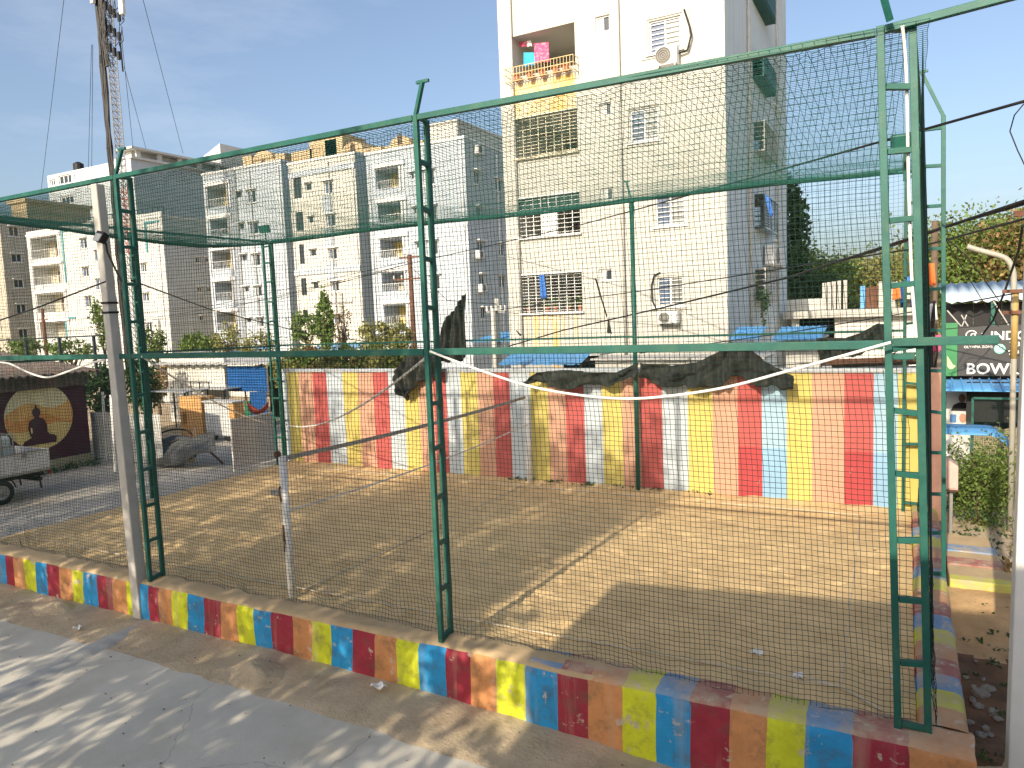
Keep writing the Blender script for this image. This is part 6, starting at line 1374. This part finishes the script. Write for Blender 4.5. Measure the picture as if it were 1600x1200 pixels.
# stones and rubble on the dirt strip at right, blocks
mat('broken_stone', (.22, .20, .17), .9, .2, 6, bump=.4, bscale=30)
def stone(c, r, label, m=m_conc, g='stones on the dirt strip', name='stone', cat='stone'):
    mb = MB(); mb.ball(c, r, 8, 6, 0, (random.uniform(.8, 1.4), random.uniform(.8, 1.3), .65)); j = r*.16; cache = {}
    for i, v in enumerate(mb.v):
        key = tuple(round(a, 4) for a in v)
        if key not in cache: cache[key] = (v[0]+random.uniform(-j, j), v[1]+random.uniform(-j, j), v[2]+random.uniform(-j, j))
        mb.v[i] = cache[key]
    return tag(mb.build(name, m), label, cat, g)
for k, (u, v, r) in enumerate(((1533, 1085, .10), (1545, 1078, .08), (1552, 1115, .10), (1528, 1105, .07), (1540, 1140, .06), (1520, 1095, .06), (1560, 1125, .05), (1515, 1130, .05), (1536, 1063, .04), (1547, 1150, .05), (1525, 1035, .035), (1545, 1010, .03), (1533, 1150, .06), (1510, 1060, .04), (1556, 1040, .03), (1521, 1075, .05))):
    c = atz(u, v, -.4); stone((c[0], c[1], -.385), r*.8, 'pale broken stone lying in the shade between kerb and white pole', MATS['broken_stone'])
bl = atz(1528, 950, -.4); bevel(tag(MB().box(bl[0]-.16, bl[0]+.18, bl[1]-.1, bl[1]+.3, -.45, -.14).build('stone_block', mat('sandy_block', (.45, .33, .18), .9, .15, 4, bump=.4, bscale=30)), 'sandy square stone block on the dirt beside the kerb', 'block'), .02)
st = []
for k in range(260): st.append((random.uniform(-16, 1.5), random.uniform(3.0, 7.5)))
V = []; Fq = []
for i, (x, y) in enumerate(st):
    r = random.uniform(.008, .022); z = float(road_z(np.array(x), np.array(y)))+r*.4+(.035 if y > 6.7 else .004); k = len(V)
    for dx, dy, dz in ((1, 0, 0), (-.5, .87, 0), (-.5, -.87, 0), (0, 0, .8)): V.append((x+dx*r*random.uniform(.7, 1.4), y+dy*r, z+dz*r))
    Fq += [(k, k+1, k+3), (k+1, k+2, k+3), (k+2, k, k+3)]
tag(npmesh('gravel', np.array(V), np.array(Fq), mat('dark_grit', (.14, .12, .10), .9)), kind='stuff')

# ------------------------------------------------------------------ what stands behind the camera and shades the place
def back_tree(x, y, zc, rx, rz, n, s, label):
    t = tree('street_tree', label, (x, y, -.5), 0, ((x, y, zc), (rx, 2.4, rz)), n, s, m_leafd, m_bark, 'street trees behind the viewer', trunk_r=.22, nclump=80, spread=.13, shell=.1)
back_tree(-18.2, -7, 9.2, 4.4, 4.2, 4600, .30, 'leftmost broad street tree on the near side of the road shading the sand')
back_tree(-11.0, -6, 9.0, 4.4, 4.2, 7600, .30, 'right-hand broad street tree on the near side of the road shading the sand')
back_tree(-15.5, -3, 4.6, 5.5, 1.9, 3600, .26, 'low spreading street tree speckling the road at left')
back_tree(-8.3, -3, 4.4, 4.4, 1.8, 3300, .26, 'low spreading street tree speckling the road in the middle')
back_tree(-26.0, -7, 8.6, 4.6, 4.4, 7500, .30, 'farthest left street tree shading the mural and truck')
back_tree(-7.35, -6, 8.6, 1.35, 4.2, 4200, .28, 'slim upright street tree nearest the house on the near side')
hb_ = thing('near_house', 'unseen cream house on the near side, its slanted outline shaped to cast the shadow', 'building', (4, -6, -.6))
q = MB(); q.prism([(-2.4, -.6), (-2.4, 2.0), (-3.95, 4.0), (-4.95, 6.36), (-.95, 6.72), (12, 7.9), (12, -.6)], lambda a, b, d: (a, d, b), -9, -2.0); q.build('wall', m_cream2, hb_)  # unseen house; its slanting outline is shaped for the shadow edge it casts
